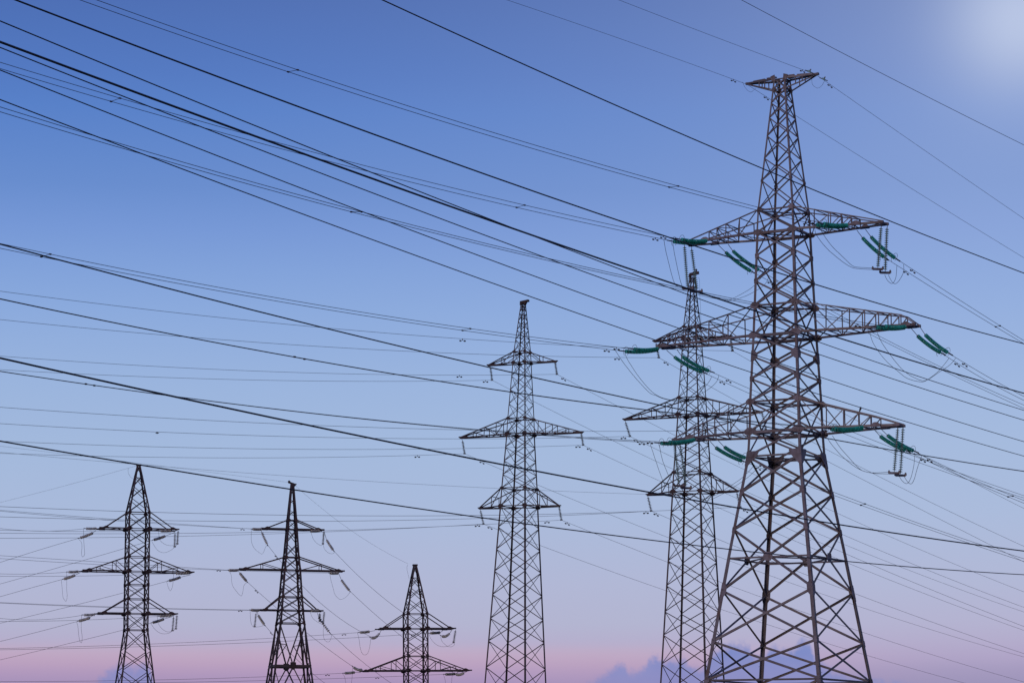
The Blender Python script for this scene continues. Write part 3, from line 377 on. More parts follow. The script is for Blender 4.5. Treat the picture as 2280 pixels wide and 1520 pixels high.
JUMPERS = [
([[11.09, 193.23, 40.06], [11.13, 193.38, 39.91], [11.16, 193.52, 39.76], [11.2, 193.67, 39.6], [11.25, 193.85, 39.41], [11.31, 194.05, 39.2], [11.39, 194.27, 38.96], [11.47, 194.51, 38.71], [11.56, 194.77, 38.45], [11.66, 195.05, 38.15], [11.78, 195.37, 37.81], [11.9, 195.67, 37.5], [12.01, 195.89, 37.28], [12.09, 196.01, 37.16], [12.15, 196.07, 37.13], [12.23, 196.13, 37.13], [12.33, 196.2, 37.13], [12.47, 196.31, 37.12], [12.64, 196.44, 37.12], [12.82, 196.58, 37.12], [12.99, 196.71, 37.12]], 0.016, 'front jumper left of the hanging strings at the top left arm of the grey pylon'),
([[11.76, 193.52, 39.85], [11.79, 193.66, 39.74], [11.82, 193.8, 39.63], [11.85, 193.96, 39.51], [11.89, 194.17, 39.34], [11.96, 194.47, 39.11], [12.05, 194.82, 38.83], [12.14, 195.19, 38.54], [12.23, 195.55, 38.26], [12.33, 195.91, 37.98], [12.42, 196.26, 37.7], [12.53, 196.59, 37.44], [12.63, 196.85, 37.25], [12.75, 197.03, 37.14], [12.88, 197.16, 37.11], [13.01, 197.29, 37.1], [13.14, 197.42, 37.08]], 0.016, 'rear jumper left of the hanging strings at the top left arm of the grey pylon'),
([[21.88, 187.47, 39.63], [21.97, 187.5, 39.49], [22.05, 187.53, 39.36], [22.14, 187.57, 39.22], [22.24, 187.61, 39.07], [22.36, 187.65, 38.91], [22.49, 187.7, 38.74], [22.63, 187.75, 38.57], [22.79, 187.8, 38.4], [22.98, 187.86, 38.21], [23.2, 187.92, 38.02], [23.41, 187.98, 37.83], [23.6, 188.04, 37.66], [23.76, 188.08, 37.51], [23.9, 188.12, 37.38], [24.03, 188.16, 37.26], [24.16, 188.19, 37.17], [24.25, 188.22, 37.12], [24.33, 188.24, 37.09], [24.43, 188.26, 37.07], [24.58, 188.29, 37.06], [24.82, 188.34, 37.05], [25.11, 188.4, 37.05], [25.42, 188.47, 37.04], [25.73, 188.53, 37.04]], 0.016, 'front jumper left of the hanging strings at the top right arm of the grey pylon'),
([[21.44, 187.2, 39.54], [21.47, 187.22, 39.45], [21.49, 187.24, 39.37], [21.52, 187.27, 39.27], [21.6, 187.31, 39.14], [21.73, 187.36, 38.96], [21.89, 187.43, 38.75], [22.08, 187.5, 38.53], [22.29, 187.58, 38.32], [22.51, 187.66, 38.11], [22.77, 187.74, 37.91], [23.02, 187.82, 37.71], [23.26, 187.89, 37.54], [23.48, 187.96, 37.38], [23.69, 188.02, 37.25], [23.89, 188.08, 37.13], [24.08, 188.13, 37.05], [24.25, 188.17, 36.99], [24.4, 188.21, 36.97], [24.55, 188.25, 36.96], [24.74, 188.29, 36.95], [24.96, 188.34, 36.94], [25.21, 188.41, 36.94], [25.47, 188.47, 36.94], [25.73, 188.53, 36.94]], 0.016, 'rear jumper left of the hanging strings at the top right arm of the grey pylon'),
([[10.01, 193.8, 25.1], [10.07, 193.95, 24.95], [10.13, 194.1, 24.79], [10.2, 194.25, 24.63], [10.27, 194.42, 24.45], [10.35, 194.62, 24.25], [10.44, 194.83, 24.03], [10.54, 195.05, 23.8], [10.63, 195.27, 23.57], [10.73, 195.5, 23.33], [10.84, 195.73, 23.09], [10.94, 195.95, 22.86], [11.03, 196.13, 22.67], [11.11, 196.27, 22.53], [11.17, 196.37, 22.43], [11.24, 196.46, 22.35], [11.35, 196.57, 22.29], [11.51, 196.7, 22.26], [11.71, 196.86, 22.25], [11.93, 197.03, 22.26], [12.14, 197.19, 22.26]], 0.016, 'front jumper left of the hanging strings at the bottom left arm of the grey pylon'),
([[10.68, 194.14, 25.08], [10.74, 194.36, 24.85], [10.79, 194.59, 24.63], [10.85, 194.8, 24.41], [10.92, 195.01, 24.2], [10.99, 195.21, 24.0], [11.08, 195.4, 23.81], [11.16, 195.59, 23.63], [11.25, 195.76, 23.46], [11.33, 195.93, 23.29], [11.41, 196.1, 23.14], [11.49, 196.25, 23.0], [11.57, 196.39, 22.87], [11.64, 196.51, 22.75], [11.71, 196.62, 22.65], [11.78, 196.72, 22.56], [11.86, 196.82, 22.48], [11.95, 196.91, 22.43], [12.06, 197.01, 22.4], [12.17, 197.1, 22.38], [12.28, 197.19, 22.36]], 0.016, 'rear jumper left of the hanging strings at the bottom left arm of the grey pylon'),
([[22.39, 187.05, 24.88], [22.52, 187.09, 24.68], [22.65, 187.14, 24.48], [22.78, 187.18, 24.28], [22.93, 187.23, 24.08], [23.07, 187.27, 23.9], [23.23, 187.32, 23.73], [23.39, 187.36, 23.56], [23.56, 187.41, 23.38], [23.75, 187.46, 23.17], [23.96, 187.52, 22.95], [24.17, 187.58, 22.74], [24.36, 187.62, 22.58], [24.53, 187.66, 22.48], [24.69, 187.69, 22.43], [24.84, 187.72, 22.4], [25.0, 187.75, 22.37], [25.15, 187.78, 22.35], [25.3, 187.81, 22.35], [25.46, 187.84, 22.35], [25.64, 187.87, 22.35], [25.85, 187.91, 22.37], [26.08, 187.95, 22.39], [26.32, 187.99, 22.41], [26.55, 188.03, 22.44]], 0.016, 'front jumper left of the hanging strings at the bottom right arm of the grey pylon'),
([[22.02, 186.89, 24.67], [22.11, 186.92, 24.54], [22.2, 186.96, 24.41], [22.3, 186.99, 24.28], [22.43, 187.03, 24.12], [22.6, 187.09, 23.93], [22.79, 187.15, 23.72], [23.0, 187.21, 23.5], [23.23, 187.28, 23.3], [23.48, 187.34, 23.1], [23.74, 187.41, 22.9], [24.02, 187.48, 22.72], [24.29, 187.55, 22.57], [24.54, 187.61, 22.47], [24.79, 187.66, 22.4], [25.04, 187.71, 22.35], [25.32, 187.77, 22.31], [25.62, 187.83, 22.29], [25.95, 187.9, 22.29], [26.28, 187.97, 22.29], [26.61, 188.03, 22.29]], 0.016, 'rear jumper left of the hanging strings at the bottom right arm of the grey pylon'),
([[13.77, 197.42, 36.91], [14.1, 197.5, 36.84], [14.43, 197.57, 36.76], [14.76, 197.65, 36.69], [15.06, 197.72, 36.62], [15.32, 197.78, 36.55], [15.56, 197.84, 36.46], [15.8, 197.89, 36.4], [16.04, 197.94, 36.39], [16.31, 198.0, 36.46], [16.58, 198.07, 36.58], [16.85, 198.13, 36.73], [17.11, 198.2, 36.88], [17.36, 198.26, 37.03], [17.61, 198.32, 37.18], [17.85, 198.39, 37.35], [18.08, 198.45, 37.54], [18.29, 198.51, 37.75], [18.48, 198.57, 37.97], [18.67, 198.64, 38.21], [18.86, 198.7, 38.44]], 0.016, 'front jumper right of the hanging strings at the top left arm of the grey pylon'),
([[13.8, 197.42, 36.71], [14.16, 197.47, 36.64], [14.54, 197.52, 36.56], [14.89, 197.57, 36.49], [15.21, 197.61, 36.44], [15.48, 197.65, 36.38], [15.71, 197.68, 36.32], [15.92, 197.71, 36.29], [16.16, 197.74, 36.29], [16.43, 197.77, 36.33], [16.7, 197.81, 36.41], [16.98, 197.85, 36.52], [17.25, 197.88, 36.62], [17.49, 197.92, 36.72], [17.73, 197.95, 36.84], [17.96, 197.98, 36.96], [18.17, 198.01, 37.09], [18.37, 198.05, 37.21], [18.57, 198.08, 37.34], [18.74, 198.1, 37.48], [18.89, 198.13, 37.62], [19.0, 198.15, 37.76], [19.08, 198.17, 37.91], [19.14, 198.19, 38.06], [19.21, 198.21, 38.21]], 0.016, 'rear jumper right of the hanging strings at the top left arm of the grey pylon'),
([[26.62, 189.27, 36.69], [26.68, 189.41, 36.62], [26.73, 189.56, 36.56], [26.79, 189.71, 36.49], [26.86, 189.85, 36.44], [26.94, 190.0, 36.38], [27.04, 190.16, 36.34], [27.14, 190.31, 36.3], [27.22, 190.43, 36.28], [27.29, 190.51, 36.29], [27.35, 190.59, 36.32], [27.41, 190.67, 36.37], [27.47, 190.78, 36.44], [27.53, 190.9, 36.53], [27.6, 191.03, 36.64], [27.66, 191.2, 36.78], [27.73, 191.4, 36.95], [27.79, 191.66, 37.18], [27.86, 191.97, 37.45], [27.92, 192.29, 37.73], [27.99, 192.61, 38.01]], 0.016, 'front jumper right of the hanging strings at the top right arm of the grey pylon'),
([[26.88, 189.27, 36.69], [26.96, 189.45, 36.59], [27.05, 189.65, 36.49], [27.14, 189.83, 36.4], [27.22, 189.98, 36.33], [27.3, 190.1, 36.28], [27.38, 190.21, 36.25], [27.46, 190.29, 36.24], [27.54, 190.38, 36.26], [27.62, 190.48, 36.31], [27.71, 190.6, 36.39], [27.81, 190.75, 36.5], [27.91, 190.91, 36.63], [28.02, 191.1, 36.8], [28.14, 191.32, 36.99], [28.25, 191.55, 37.19], [28.34, 191.75, 37.38], [28.39, 191.93, 37.55], [28.41, 192.09, 37.71], [28.43, 192.26, 37.88], [28.45, 192.42, 38.04]], 0.016, 'rear jumper right of the hanging strings at the top right arm of the grey pylon'),
([[12.82, 197.96, 22.14], [13.1, 198.02, 21.98], [13.37, 198.08, 21.8], [13.65, 198.14, 21.65], [13.92, 198.19, 21.56], [14.18, 198.24, 21.56], [14.43, 198.28, 21.61], [14.68, 198.33, 21.71], [14.93, 198.38, 21.82], [15.19, 198.44, 21.94], [15.44, 198.49, 22.1], [15.7, 198.55, 22.27], [15.95, 198.6, 22.44], [16.22, 198.66, 22.61], [16.48, 198.72, 22.78], [16.74, 198.77, 22.96], [16.98, 198.82, 23.13], [17.18, 198.87, 23.3], [17.36, 198.92, 23.48], [17.53, 198.96, 23.64], [17.67, 199.0, 23.79], [17.78, 199.03, 23.91], [17.86, 199.05, 24.01], [17.94, 199.07, 24.1], [18.02, 199.09, 24.2]], 0.016, 'front jumper right of the hanging strings at the bottom left arm of the grey pylon'),
([[12.92, 197.96, 22.07], [13.25, 197.98, 21.89], [13.59, 198.01, 21.7], [13.92, 198.04, 21.53], [14.24, 198.06, 21.45], [14.54, 198.09, 21.47], [14.84, 198.11, 21.57], [15.12, 198.13, 21.71], [15.41, 198.16, 21.86], [15.71, 198.18, 22.01], [16.01, 198.21, 22.19], [16.31, 198.23, 22.38], [16.59, 198.26, 22.57], [16.86, 198.28, 22.75], [17.12, 198.3, 22.94], [17.37, 198.33, 23.12], [17.6, 198.35, 23.31], [17.81, 198.37, 23.5], [17.99, 198.39, 23.68], [18.17, 198.41, 23.87], [18.35, 198.43, 24.05]], 0.016, 'rear jumper right of the hanging strings at the bottom left arm of the grey pylon'),
([[27.22, 188.79, 22.27], [27.3, 188.93, 22.18], [27.38, 189.07, 22.09], [27.46, 189.2, 22.01], [27.54, 189.32, 21.94], [27.63, 189.44, 21.88], [27.73, 189.57, 21.83], [27.83, 189.67, 21.8], [27.92, 189.76, 21.8], [28.0, 189.85, 21.84], [28.08, 189.96, 21.91], [28.16, 190.09, 22.02], [28.25, 190.25, 22.17], [28.35, 190.46, 22.36], [28.45, 190.71, 22.6], [28.55, 190.98, 22.86], [28.64, 191.24, 23.11], [28.72, 191.48, 23.35], [28.78, 191.72, 23.59], [28.84, 191.96, 23.82], [28.9, 192.2, 24.06]], 0.016, 'front jumper right of the hanging strings at the bottom right arm of the grey pylon'),
([[27.6, 188.79, 22.2], [27.68, 188.92, 22.11], [27.76, 189.05, 22.02], [27.84, 189.18, 21.94], [27.91, 189.29, 21.87], [27.99, 189.38, 21.82], [28.07, 189.48, 21.78], [28.14, 189.55, 21.75], [28.21, 189.62, 21.77], [28.29, 189.7, 21.82], [28.36, 189.8, 21.91], [28.43, 189.93, 22.03], [28.52, 190.09, 22.18], [28.6, 190.28, 22.37], [28.69, 190.5, 22.6], [28.79, 190.74, 22.84], [28.89, 190.98, 23.08], [29.01, 191.22, 23.33], [29.13, 191.48, 23.59], [29.26, 191.74, 23.85], [29.39, 192.0, 24.11]], 0.016, 'rear jumper right of the hanging strings at the bottom right arm of the grey pylon'),
([[7.56, 195.76, 32.32], [7.69, 195.89, 32.14], [7.82, 196.01, 31.96], [7.95, 196.14, 31.77], [8.11, 196.29, 31.57], [8.29, 196.45, 31.34], [8.5, 196.63, 31.11], [8.72, 196.82, 30.86], [8.96, 197.02, 30.6], [9.24, 197.24, 30.31], [9.56, 197.49, 30.0], [9.87, 197.73, 29.71], [10.12, 197.91, 29.49], [10.3, 198.03, 29.37], [10.43, 198.1, 29.32], [10.54, 198.17, 29.3], [10.67, 198.24, 29.27], [10.83, 198.33, 29.21], [10.99, 198.42, 29.15], [11.16, 198.52, 29.09], [11.36, 198.62, 29.05], [11.59, 198.75, 29.01], [11.86, 198.89, 28.97], [12.13, 199.03, 28.95], [12.39, 199.17, 28.95], [12.66, 199.31, 28.98], [12.94, 199.45, 29.03], [13.2, 199.59, 29.1], [13.44, 199.72, 29.2], [13.64, 199.84, 29.34], [13.82, 199.96, 29.51], [13.99, 200.08, 29.7], [14.15, 200.2, 29.88], [14.32, 200.32, 30.05], [14.48, 200.43, 30.23], [14.63, 200.54, 30.4], [14.76, 200.64, 30.55], [14.86, 200.72, 30.7], [14.93, 200.8, 30.82], [14.99, 200.86, 30.95], [15.06, 200.93, 31.08]], 0.016, 'front jumper cable in a long loop under the middle left arm of the grey pylon'),
([[8.31, 196.18, 32.12], [8.37, 196.25, 31.98], [8.43, 196.32, 31.86], [8.5, 196.39, 31.71], [8.61, 196.49, 31.53], [8.79, 196.63, 31.28], [9.0, 196.81, 30.98], [9.23, 196.98, 30.67], [9.46, 197.15, 30.39], [9.7, 197.31, 30.12], [9.94, 197.48, 29.86], [10.18, 197.63, 29.63], [10.42, 197.77, 29.43], [10.64, 197.89, 29.29], [10.86, 198.0, 29.18], [11.09, 198.11, 29.09], [11.34, 198.22, 29.03], [11.62, 198.35, 28.98], [11.93, 198.49, 28.95], [12.24, 198.62, 28.95], [12.54, 198.75, 28.96], [12.81, 198.86, 29.01], [13.06, 198.98, 29.09], [13.32, 199.09, 29.19], [13.57, 199.21, 29.3], [13.84, 199.33, 29.42], [14.12, 199.46, 29.57], [14.38, 199.59, 29.72], [14.62, 199.71, 29.88], [14.83, 199.81, 30.04], [15.03, 199.92, 30.21], [15.2, 200.02, 30.39], [15.33, 200.1, 30.55], [15.42, 200.17, 30.69], [15.47, 200.23, 30.83], [15.51, 200.29, 30.96], [15.56, 200.34, 31.09]], 0.016, 'rear jumper cable in a long loop under the middle left arm of the grey pylon'),
([[24.95, 185.57, 31.99], [25.02, 185.7, 31.8], [25.08, 185.82, 31.62], [25.16, 185.95, 31.43], [25.28, 186.1, 31.22], [25.46, 186.29, 30.98], [25.68, 186.49, 30.72], [25.92, 186.71, 30.46], [26.16, 186.91, 30.23], [26.4, 187.1, 30.02], [26.67, 187.29, 29.83], [26.92, 187.47, 29.66], [27.16, 187.64, 29.51], [27.36, 187.78, 29.37], [27.53, 187.9, 29.25], [27.7, 188.02, 29.15], [27.88, 188.13, 29.07], [28.1, 188.26, 29.01], [28.33, 188.39, 28.96], [28.55, 188.51, 28.93], [28.74, 188.62, 28.92], [28.89, 188.7, 28.91], [29.0, 188.76, 28.9], [29.12, 188.82, 28.93], [29.27, 188.91, 28.99], [29.47, 189.03, 29.11], [29.7, 189.18, 29.28], [29.94, 189.33, 29.46], [30.17, 189.48, 29.65], [30.38, 189.63, 29.85], [30.58, 189.78, 30.07], [30.76, 189.92, 30.27], [30.91, 190.04, 30.45], [31.02, 190.12, 30.58], [31.09, 190.19, 30.67], [31.15, 190.24, 30.75], [31.22, 190.29, 30.84]], 0.016, 'front jumper cable in a long loop under the middle right arm of the grey pylon'),
([[25.53, 185.97, 31.99], [25.63, 186.07, 31.82], [25.71, 186.16, 31.64], [25.82, 186.27, 31.46], [25.95, 186.39, 31.26], [26.14, 186.54, 31.02], [26.36, 186.71, 30.75], [26.59, 186.88, 30.49], [26.8, 187.04, 30.25], [26.99, 187.17, 30.05], [27.17, 187.29, 29.87], [27.34, 187.4, 29.7], [27.52, 187.52, 29.55], [27.72, 187.63, 29.42], [27.92, 187.74, 29.3], [28.12, 187.85, 29.19], [28.33, 187.95, 29.11], [28.54, 188.05, 29.03], [28.74, 188.15, 28.96], [28.95, 188.25, 28.92], [29.18, 188.35, 28.94], [29.43, 188.47, 29.05], [29.7, 188.6, 29.22], [29.98, 188.75, 29.42], [30.23, 188.88, 29.6], [30.47, 189.0, 29.76], [30.71, 189.12, 29.91], [30.93, 189.24, 30.07], [31.11, 189.34, 30.21], [31.26, 189.42, 30.35], [31.38, 189.5, 30.48], [31.48, 189.56, 30.61], [31.59, 189.64, 30.74]], 0.016, 'rear jumper cable in a long loop under the middle right arm of the grey pylon'),
([[-42.83, 268.93, 25.67], [-42.85, 269.15, 25.43], [-42.88, 269.36, 25.2], [-42.9, 269.58, 24.96], [-42.92, 269.8, 24.71], [-42.94, 270.05, 24.44], [-42.95, 270.31, 24.15], [-42.96, 270.56, 23.88], [-42.97, 270.75, 23.66], [-42.98, 270.87, 23.54], [-42.97, 270.93, 23.47], [-42.97, 270.97, 23.42], [-42.98, 271.02, 23.37], [-43.01, 271.08, 23.3], [-43.05, 271.15, 23.22], [-43.09, 271.22, 23.16], [-43.13, 271.26, 23.12], [-43.17, 271.3, 23.09], [-43.21, 271.33, 23.09], [-43.25, 271.36, 23.1], [-43.29, 271.39, 23.13], [-43.32, 271.43, 23.17], [-43.35, 271.48, 23.22], [-43.37, 271.54, 23.3], [-43.4, 271.63, 23.42], [-43.42, 271.77, 23.59], [-43.44, 271.95, 23.82], [-43.45, 272.13, 24.05], [-43.48, 272.28, 24.24], [-43.5, 272.39, 24.38], [-43.53, 272.48, 24.5], [-43.57, 272.55, 24.59], [-43.61, 272.63, 24.68], [-43.66, 272.69, 24.76], [-43.72, 272.75, 24.82], [-43.77, 272.81, 24.88], [-43.84, 272.87, 24.93], [-43.9, 272.93, 24.98], [-43.97, 272.99, 25.02], [-44.04, 273.04, 25.07], [-44.11, 273.1, 25.11]], 0.013, 'jumper cable looped under the upper left arm of the leftmost pylon'),
([[-44.38, 268.4, 21.33], [-44.36, 268.43, 21.3], [-44.35, 268.45, 21.29], [-44.34, 268.49, 21.25], [-44.34, 268.61, 21.12], [-44.37, 268.85, 20.84], [-44.41, 269.18, 20.46], [-44.46, 269.52, 20.07], [-44.5, 269.78, 19.77], [-44.51, 269.95, 19.58], [-44.51, 270.06, 19.46], [-44.51, 270.14, 19.36], [-44.51, 270.23, 19.26], [-44.52, 270.33, 19.14], [-44.54, 270.43, 19.03], [-44.56, 270.52, 18.93], [-44.58, 270.6, 18.84], [-44.61, 270.67, 18.76], [-44.64, 270.73, 18.69], [-44.67, 270.78, 18.63], [-44.7, 270.81, 18.6], [-44.73, 270.84, 18.6], [-44.77, 270.87, 18.62], [-44.82, 270.91, 18.67], [-44.87, 270.97, 18.73], [-44.92, 271.03, 18.79], [-44.99, 271.11, 18.87], [-45.05, 271.19, 18.97], [-45.11, 271.3, 19.11], [-45.16, 271.43, 19.27], [-45.21, 271.59, 19.47], [-45.25, 271.76, 19.69], [-45.3, 271.93, 19.91], [-45.36, 272.11, 20.14], [-45.42, 272.29, 20.38], [-45.48, 272.48, 20.63], [-45.54, 272.67, 20.87]], 0.013, 'jumper cable looped under the middle left arm of the leftmost pylon'),
([[-42.81, 268.92, 17.08], [-42.84, 269.06, 16.91], [-42.86, 269.21, 16.74], [-42.88, 269.35, 16.57], [-42.91, 269.5, 16.4], [-42.93, 269.63, 16.24], [-42.95, 269.77, 16.08], [-42.97, 269.9, 15.92], [-42.98, 270.04, 15.76], [-42.98, 270.18, 15.6], [-42.97, 270.32, 15.43], [-42.96, 270.46, 15.27], [-42.96, 270.59, 15.12], [-42.97, 270.7, 14.98], [-42.99, 270.81, 14.85], [-43.01, 270.91, 14.74], [-43.03, 270.99, 14.65], [-43.05, 271.05, 14.57], [-43.07, 271.1, 14.52], [-43.09, 271.13, 14.48], [-43.12, 271.15, 14.48], [-43.16, 271.18, 14.49], [-43.21, 271.23, 14.54], [-43.27, 271.29, 14.61], [-43.32, 271.38, 14.71], [-43.37, 271.49, 14.85], [-43.43, 271.63, 15.03], [-43.48, 271.78, 15.22], [-43.54, 271.93, 15.41], [-43.58, 272.08, 15.6], [-43.63, 272.23, 15.8], [-43.67, 272.38, 15.99], [-43.72, 272.51, 16.16], [-43.77, 272.62, 16.31], [-43.82, 272.73, 16.43], [-43.88, 272.82, 16.55], [-43.93, 272.92, 16.68]], 0.013, 'jumper cable looped under the lower left arm of the leftmost pylon'),
([[-34.07, 271.73, 21.39], [-34.12, 272.01, 21.25], [-34.17, 272.31, 21.11], [-34.22, 272.59, 20.97], [-34.26, 272.86, 20.84], [-34.3, 273.1, 20.72], [-34.33, 273.32, 20.61], [-34.37, 273.53, 20.51], [-34.41, 273.75, 20.4], [-34.47, 274.0, 20.28], [-34.55, 274.26, 20.15], [-34.62, 274.5, 20.04], [-34.68, 274.68, 19.96], [-34.72, 274.78, 19.92], [-34.75, 274.83, 19.91], [-34.79, 274.88, 19.92], [-34.83, 274.95, 19.96], [-34.88, 275.06, 20.01], [-34.93, 275.19, 20.08], [-35.0, 275.36, 20.18], [-35.07, 275.55, 20.29], [-35.15, 275.79, 20.44], [-35.23, 276.07, 20.61], [-35.32, 276.36, 20.79], [-35.4, 276.65, 20.97]], 0.013, 'jumper cable looped under the middle right arm of the leftmost pylon'),
([[-36.94, 276.09, 25.07], [-36.84, 275.93, 24.92], [-36.76, 275.76, 24.78], [-36.66, 275.6, 24.64], [-36.56, 275.44, 24.5], [-36.46, 275.27, 24.37], [-36.34, 275.11, 24.23], [-36.23, 274.94, 24.1], [-36.1, 274.78, 23.99], [-35.96, 274.62, 23.9], [-35.81, 274.47, 23.83], [-35.66, 274.31, 23.77], [-35.51, 274.16, 23.73], [-35.36, 274.01, 23.72], [-35.2, 273.85, 23.73], [-35.04, 273.69, 23.76], [-34.88, 273.52, 23.8], [-34.73, 273.36, 23.85], [-34.59, 273.19, 23.91], [-34.44, 273.02, 23.98], [-34.3, 272.85, 24.06], [-34.18, 272.69, 24.14], [-34.06, 272.52, 24.23], [-33.94, 272.36, 24.33], [-33.82, 272.19, 24.42]], 0.013, 'outer jumper cable looped under the upper right arm of the leftmost pylon'),
([[-35.63, 271.26, 25.65], [-35.64, 271.49, 25.48], [-35.65, 271.73, 25.31], [-35.65, 271.95, 25.14], [-35.64, 272.15, 25.0], [-35.62, 272.3, 24.9], [-35.58, 272.42, 24.82], [-35.54, 272.54, 24.75], [-35.48, 272.67, 24.68], [-35.4, 272.82, 24.62], [-35.3, 272.99, 24.56], [-35.2, 273.16, 24.5], [-35.1, 273.31, 24.46], [-35.0, 273.46, 24.44], [-34.9, 273.61, 24.43], [-34.8, 273.75, 24.42], [-34.71, 273.88, 24.42], [-34.63, 274.0, 24.43], [-34.55, 274.11, 24.44], [-34.48, 274.21, 24.46], [-34.4, 274.32, 24.48]], 0.013, 'inner jumper cable looped under the upper right arm of the leftmost pylon'),
([[-36.89, 276.05, 16.71], [-36.74, 275.81, 16.54], [-36.59, 275.56, 16.35], [-36.45, 275.32, 16.18], [-36.3, 275.1, 16.03], [-36.14, 274.9, 15.9], [-35.99, 274.71, 15.79], [-35.84, 274.52, 15.7], [-35.69, 274.35, 15.62], [-35.54, 274.19, 15.57], [-35.39, 274.03, 15.53], [-35.25, 273.88, 15.51], [-35.11, 273.73, 15.5], [-34.97, 273.59, 15.5], [-34.83, 273.44, 15.51], [-34.7, 273.3, 15.53], [-34.58, 273.17, 15.56], [-34.47, 273.04, 15.61], [-34.36, 272.9, 15.66], [-34.26, 272.77, 15.71], [-34.16, 272.65, 15.76], [-34.06, 272.53, 15.8], [-33.97, 272.42, 15.84], [-33.88, 272.31, 15.88], [-33.79, 272.2, 15.92]], 0.013, 'outer jumper cable looped under the lower right arm of the leftmost pylon'),
([[-35.59, 271.26, 17.08], [-35.59, 271.45, 16.93], [-35.6, 271.65, 16.78], [-35.6, 271.84, 16.63], [-35.59, 272.02, 16.49], [-35.55, 272.2, 16.37], [-35.49, 272.37, 16.25], [-35.42, 272.55, 16.14], [-35.35, 272.72, 16.04], [-35.27, 272.89, 15.94], [-35.17, 273.07, 15.86], [-35.07, 273.24, 15.79], [-34.98, 273.39, 15.73], [-34.89, 273.53, 15.7], [-34.8, 273.65, 15.69], [-34.71, 273.77, 15.7], [-34.63, 273.89, 15.71], [-34.56, 273.99, 15.74], [-34.49, 274.1, 15.79], [-34.43, 274.2, 15.84], [-34.37, 274.31, 15.89]], 0.013, 'inner jumper cable looped under the lower right arm of the leftmost pylon'),
([[-27.08, 279.49, 26.62], [-27.1, 279.7, 26.35], [-27.12, 279.91, 26.08], [-27.14, 280.11, 25.83], [-27.14, 280.28, 25.61], [-27.14, 280.41, 25.44], [-27.12, 280.51, 25.31], [-27.09, 280.6, 25.2], [-27.06, 280.69, 25.08], [-27.01, 280.8, 24.96], [-26.95, 280.89, 24.85], [-26.89, 280.99, 24.75], [-26.81, 281.09, 24.65], [-26.71, 281.2, 24.55], [-26.59, 281.32, 24.46], [-26.47, 281.44, 24.37], [-26.38, 281.53, 24.31], [-26.3, 281.6, 24.26], [-26.25, 281.65, 24.22], [-26.2, 281.69, 24.2], [-26.16, 281.73, 24.2], [-26.11, 281.76, 24.23], [-26.07, 281.81, 24.28], [-26.03, 281.87, 24.35], [-25.99, 281.94, 24.43], [-25.95, 282.02, 24.55], [-25.92, 282.12, 24.68], [-25.88, 282.22, 24.82], [-25.84, 282.3, 24.93], [-25.81, 282.36, 25.02], [-25.77, 282.42, 25.08], [-25.73, 282.46, 25.13], [-25.7, 282.51, 25.19]], 0.013, 'jumper cable looped under the upper left arm of the narrow-topped pylon'),
([[-21.12, 281.14, 26.53], [-21.08, 281.17, 26.49], [-21.05, 281.19, 26.46], [-21.02, 281.22, 26.42], [-20.98, 281.26, 26.35], [-20.95, 281.33, 26.24], [-20.91, 281.41, 26.1], [-20.87, 281.5, 25.95], [-20.81, 281.58, 25.81], [-20.74, 281.66, 25.69], [-20.65, 281.74, 25.57], [-20.55, 281.82, 25.46], [-20.45, 281.9, 25.37], [-20.35, 281.97, 25.29], [-20.24, 282.04, 25.22], [-20.14, 282.11, 25.16], [-20.05, 282.16, 25.14], [-19.98, 282.2, 25.14], [-19.92, 282.23, 25.18], [-19.87, 282.27, 25.22], [-19.82, 282.31, 25.26]], 0.013, 'left jumper cable looped under the upper right arm of the narrow-topped pylon'),
([[-19.82, 282.31, 25.26], [-19.79, 282.48, 25.15], [-19.76, 282.66, 25.03], [-19.73, 282.84, 24.91], [-19.68, 283.01, 24.8], [-19.61, 283.18, 24.71], [-19.52, 283.36, 24.62], [-19.43, 283.53, 24.54], [-19.34, 283.69, 24.48], [-19.25, 283.83, 24.44], [-19.16, 283.96, 24.43], [-19.07, 284.08, 24.42], [-19.0, 284.19, 24.43], [-18.93, 284.28, 24.44], [-18.87, 284.37, 24.47], [-18.82, 284.45, 24.51], [-18.78, 284.51, 24.55], [-18.76, 284.57, 24.58], [-18.74, 284.62, 24.62], [-18.73, 284.67, 24.67], [-18.73, 284.72, 24.71]], 0.013, 'right jumper cable looped under the upper right arm of the narrow-topped pylon'),
([[-29.32, 278.62, 22.26], [-29.29, 278.65, 22.25], [-29.26, 278.67, 22.24], [-29.23, 278.71, 22.23], [-29.2, 278.76, 22.18], [-29.16, 278.84, 22.1], [-29.11, 278.94, 22.0], [-29.07, 279.05, 21.88], [-29.05, 279.17, 21.75], [-29.04, 279.29, 21.6], [-29.04, 279.43, 21.44], [-29.05, 279.57, 21.28], [-29.04, 279.7, 21.13], [-29.03, 279.81, 21.01], [-29.01, 279.9, 20.9], [-28.98, 280.0, 20.8], [-28.94, 280.1, 20.7], [-28.88, 280.21, 20.59], [-28.81, 280.32, 20.48], [-28.73, 280.44, 20.37], [-28.65, 280.56, 20.26], [-28.57, 280.68, 20.15], [-28.48, 280.81, 20.04], [-28.39, 280.93, 19.94], [-28.32, 281.02, 19.87], [-28.26, 281.08, 19.83], [-28.22, 281.12, 19.8], [-28.18, 281.16, 19.8], [-28.15, 281.2, 19.84], [-28.12, 281.27, 19.92], [-28.09, 281.37, 20.04], [-28.07, 281.48, 20.19], [-28.05, 281.6, 20.33], [-28.05, 281.71, 20.48], [-28.05, 281.83, 20.63], [-28.04, 281.95, 20.79], [-28.02, 282.06, 20.92], [-27.96, 282.16, 21.04], [-27.89, 282.26, 21.14], [-27.81, 282.36, 21.23], [-27.73, 282.46, 21.33]], 0.013, 'jumper cable looped under the middle left arm of the narrow-topped pylon'),
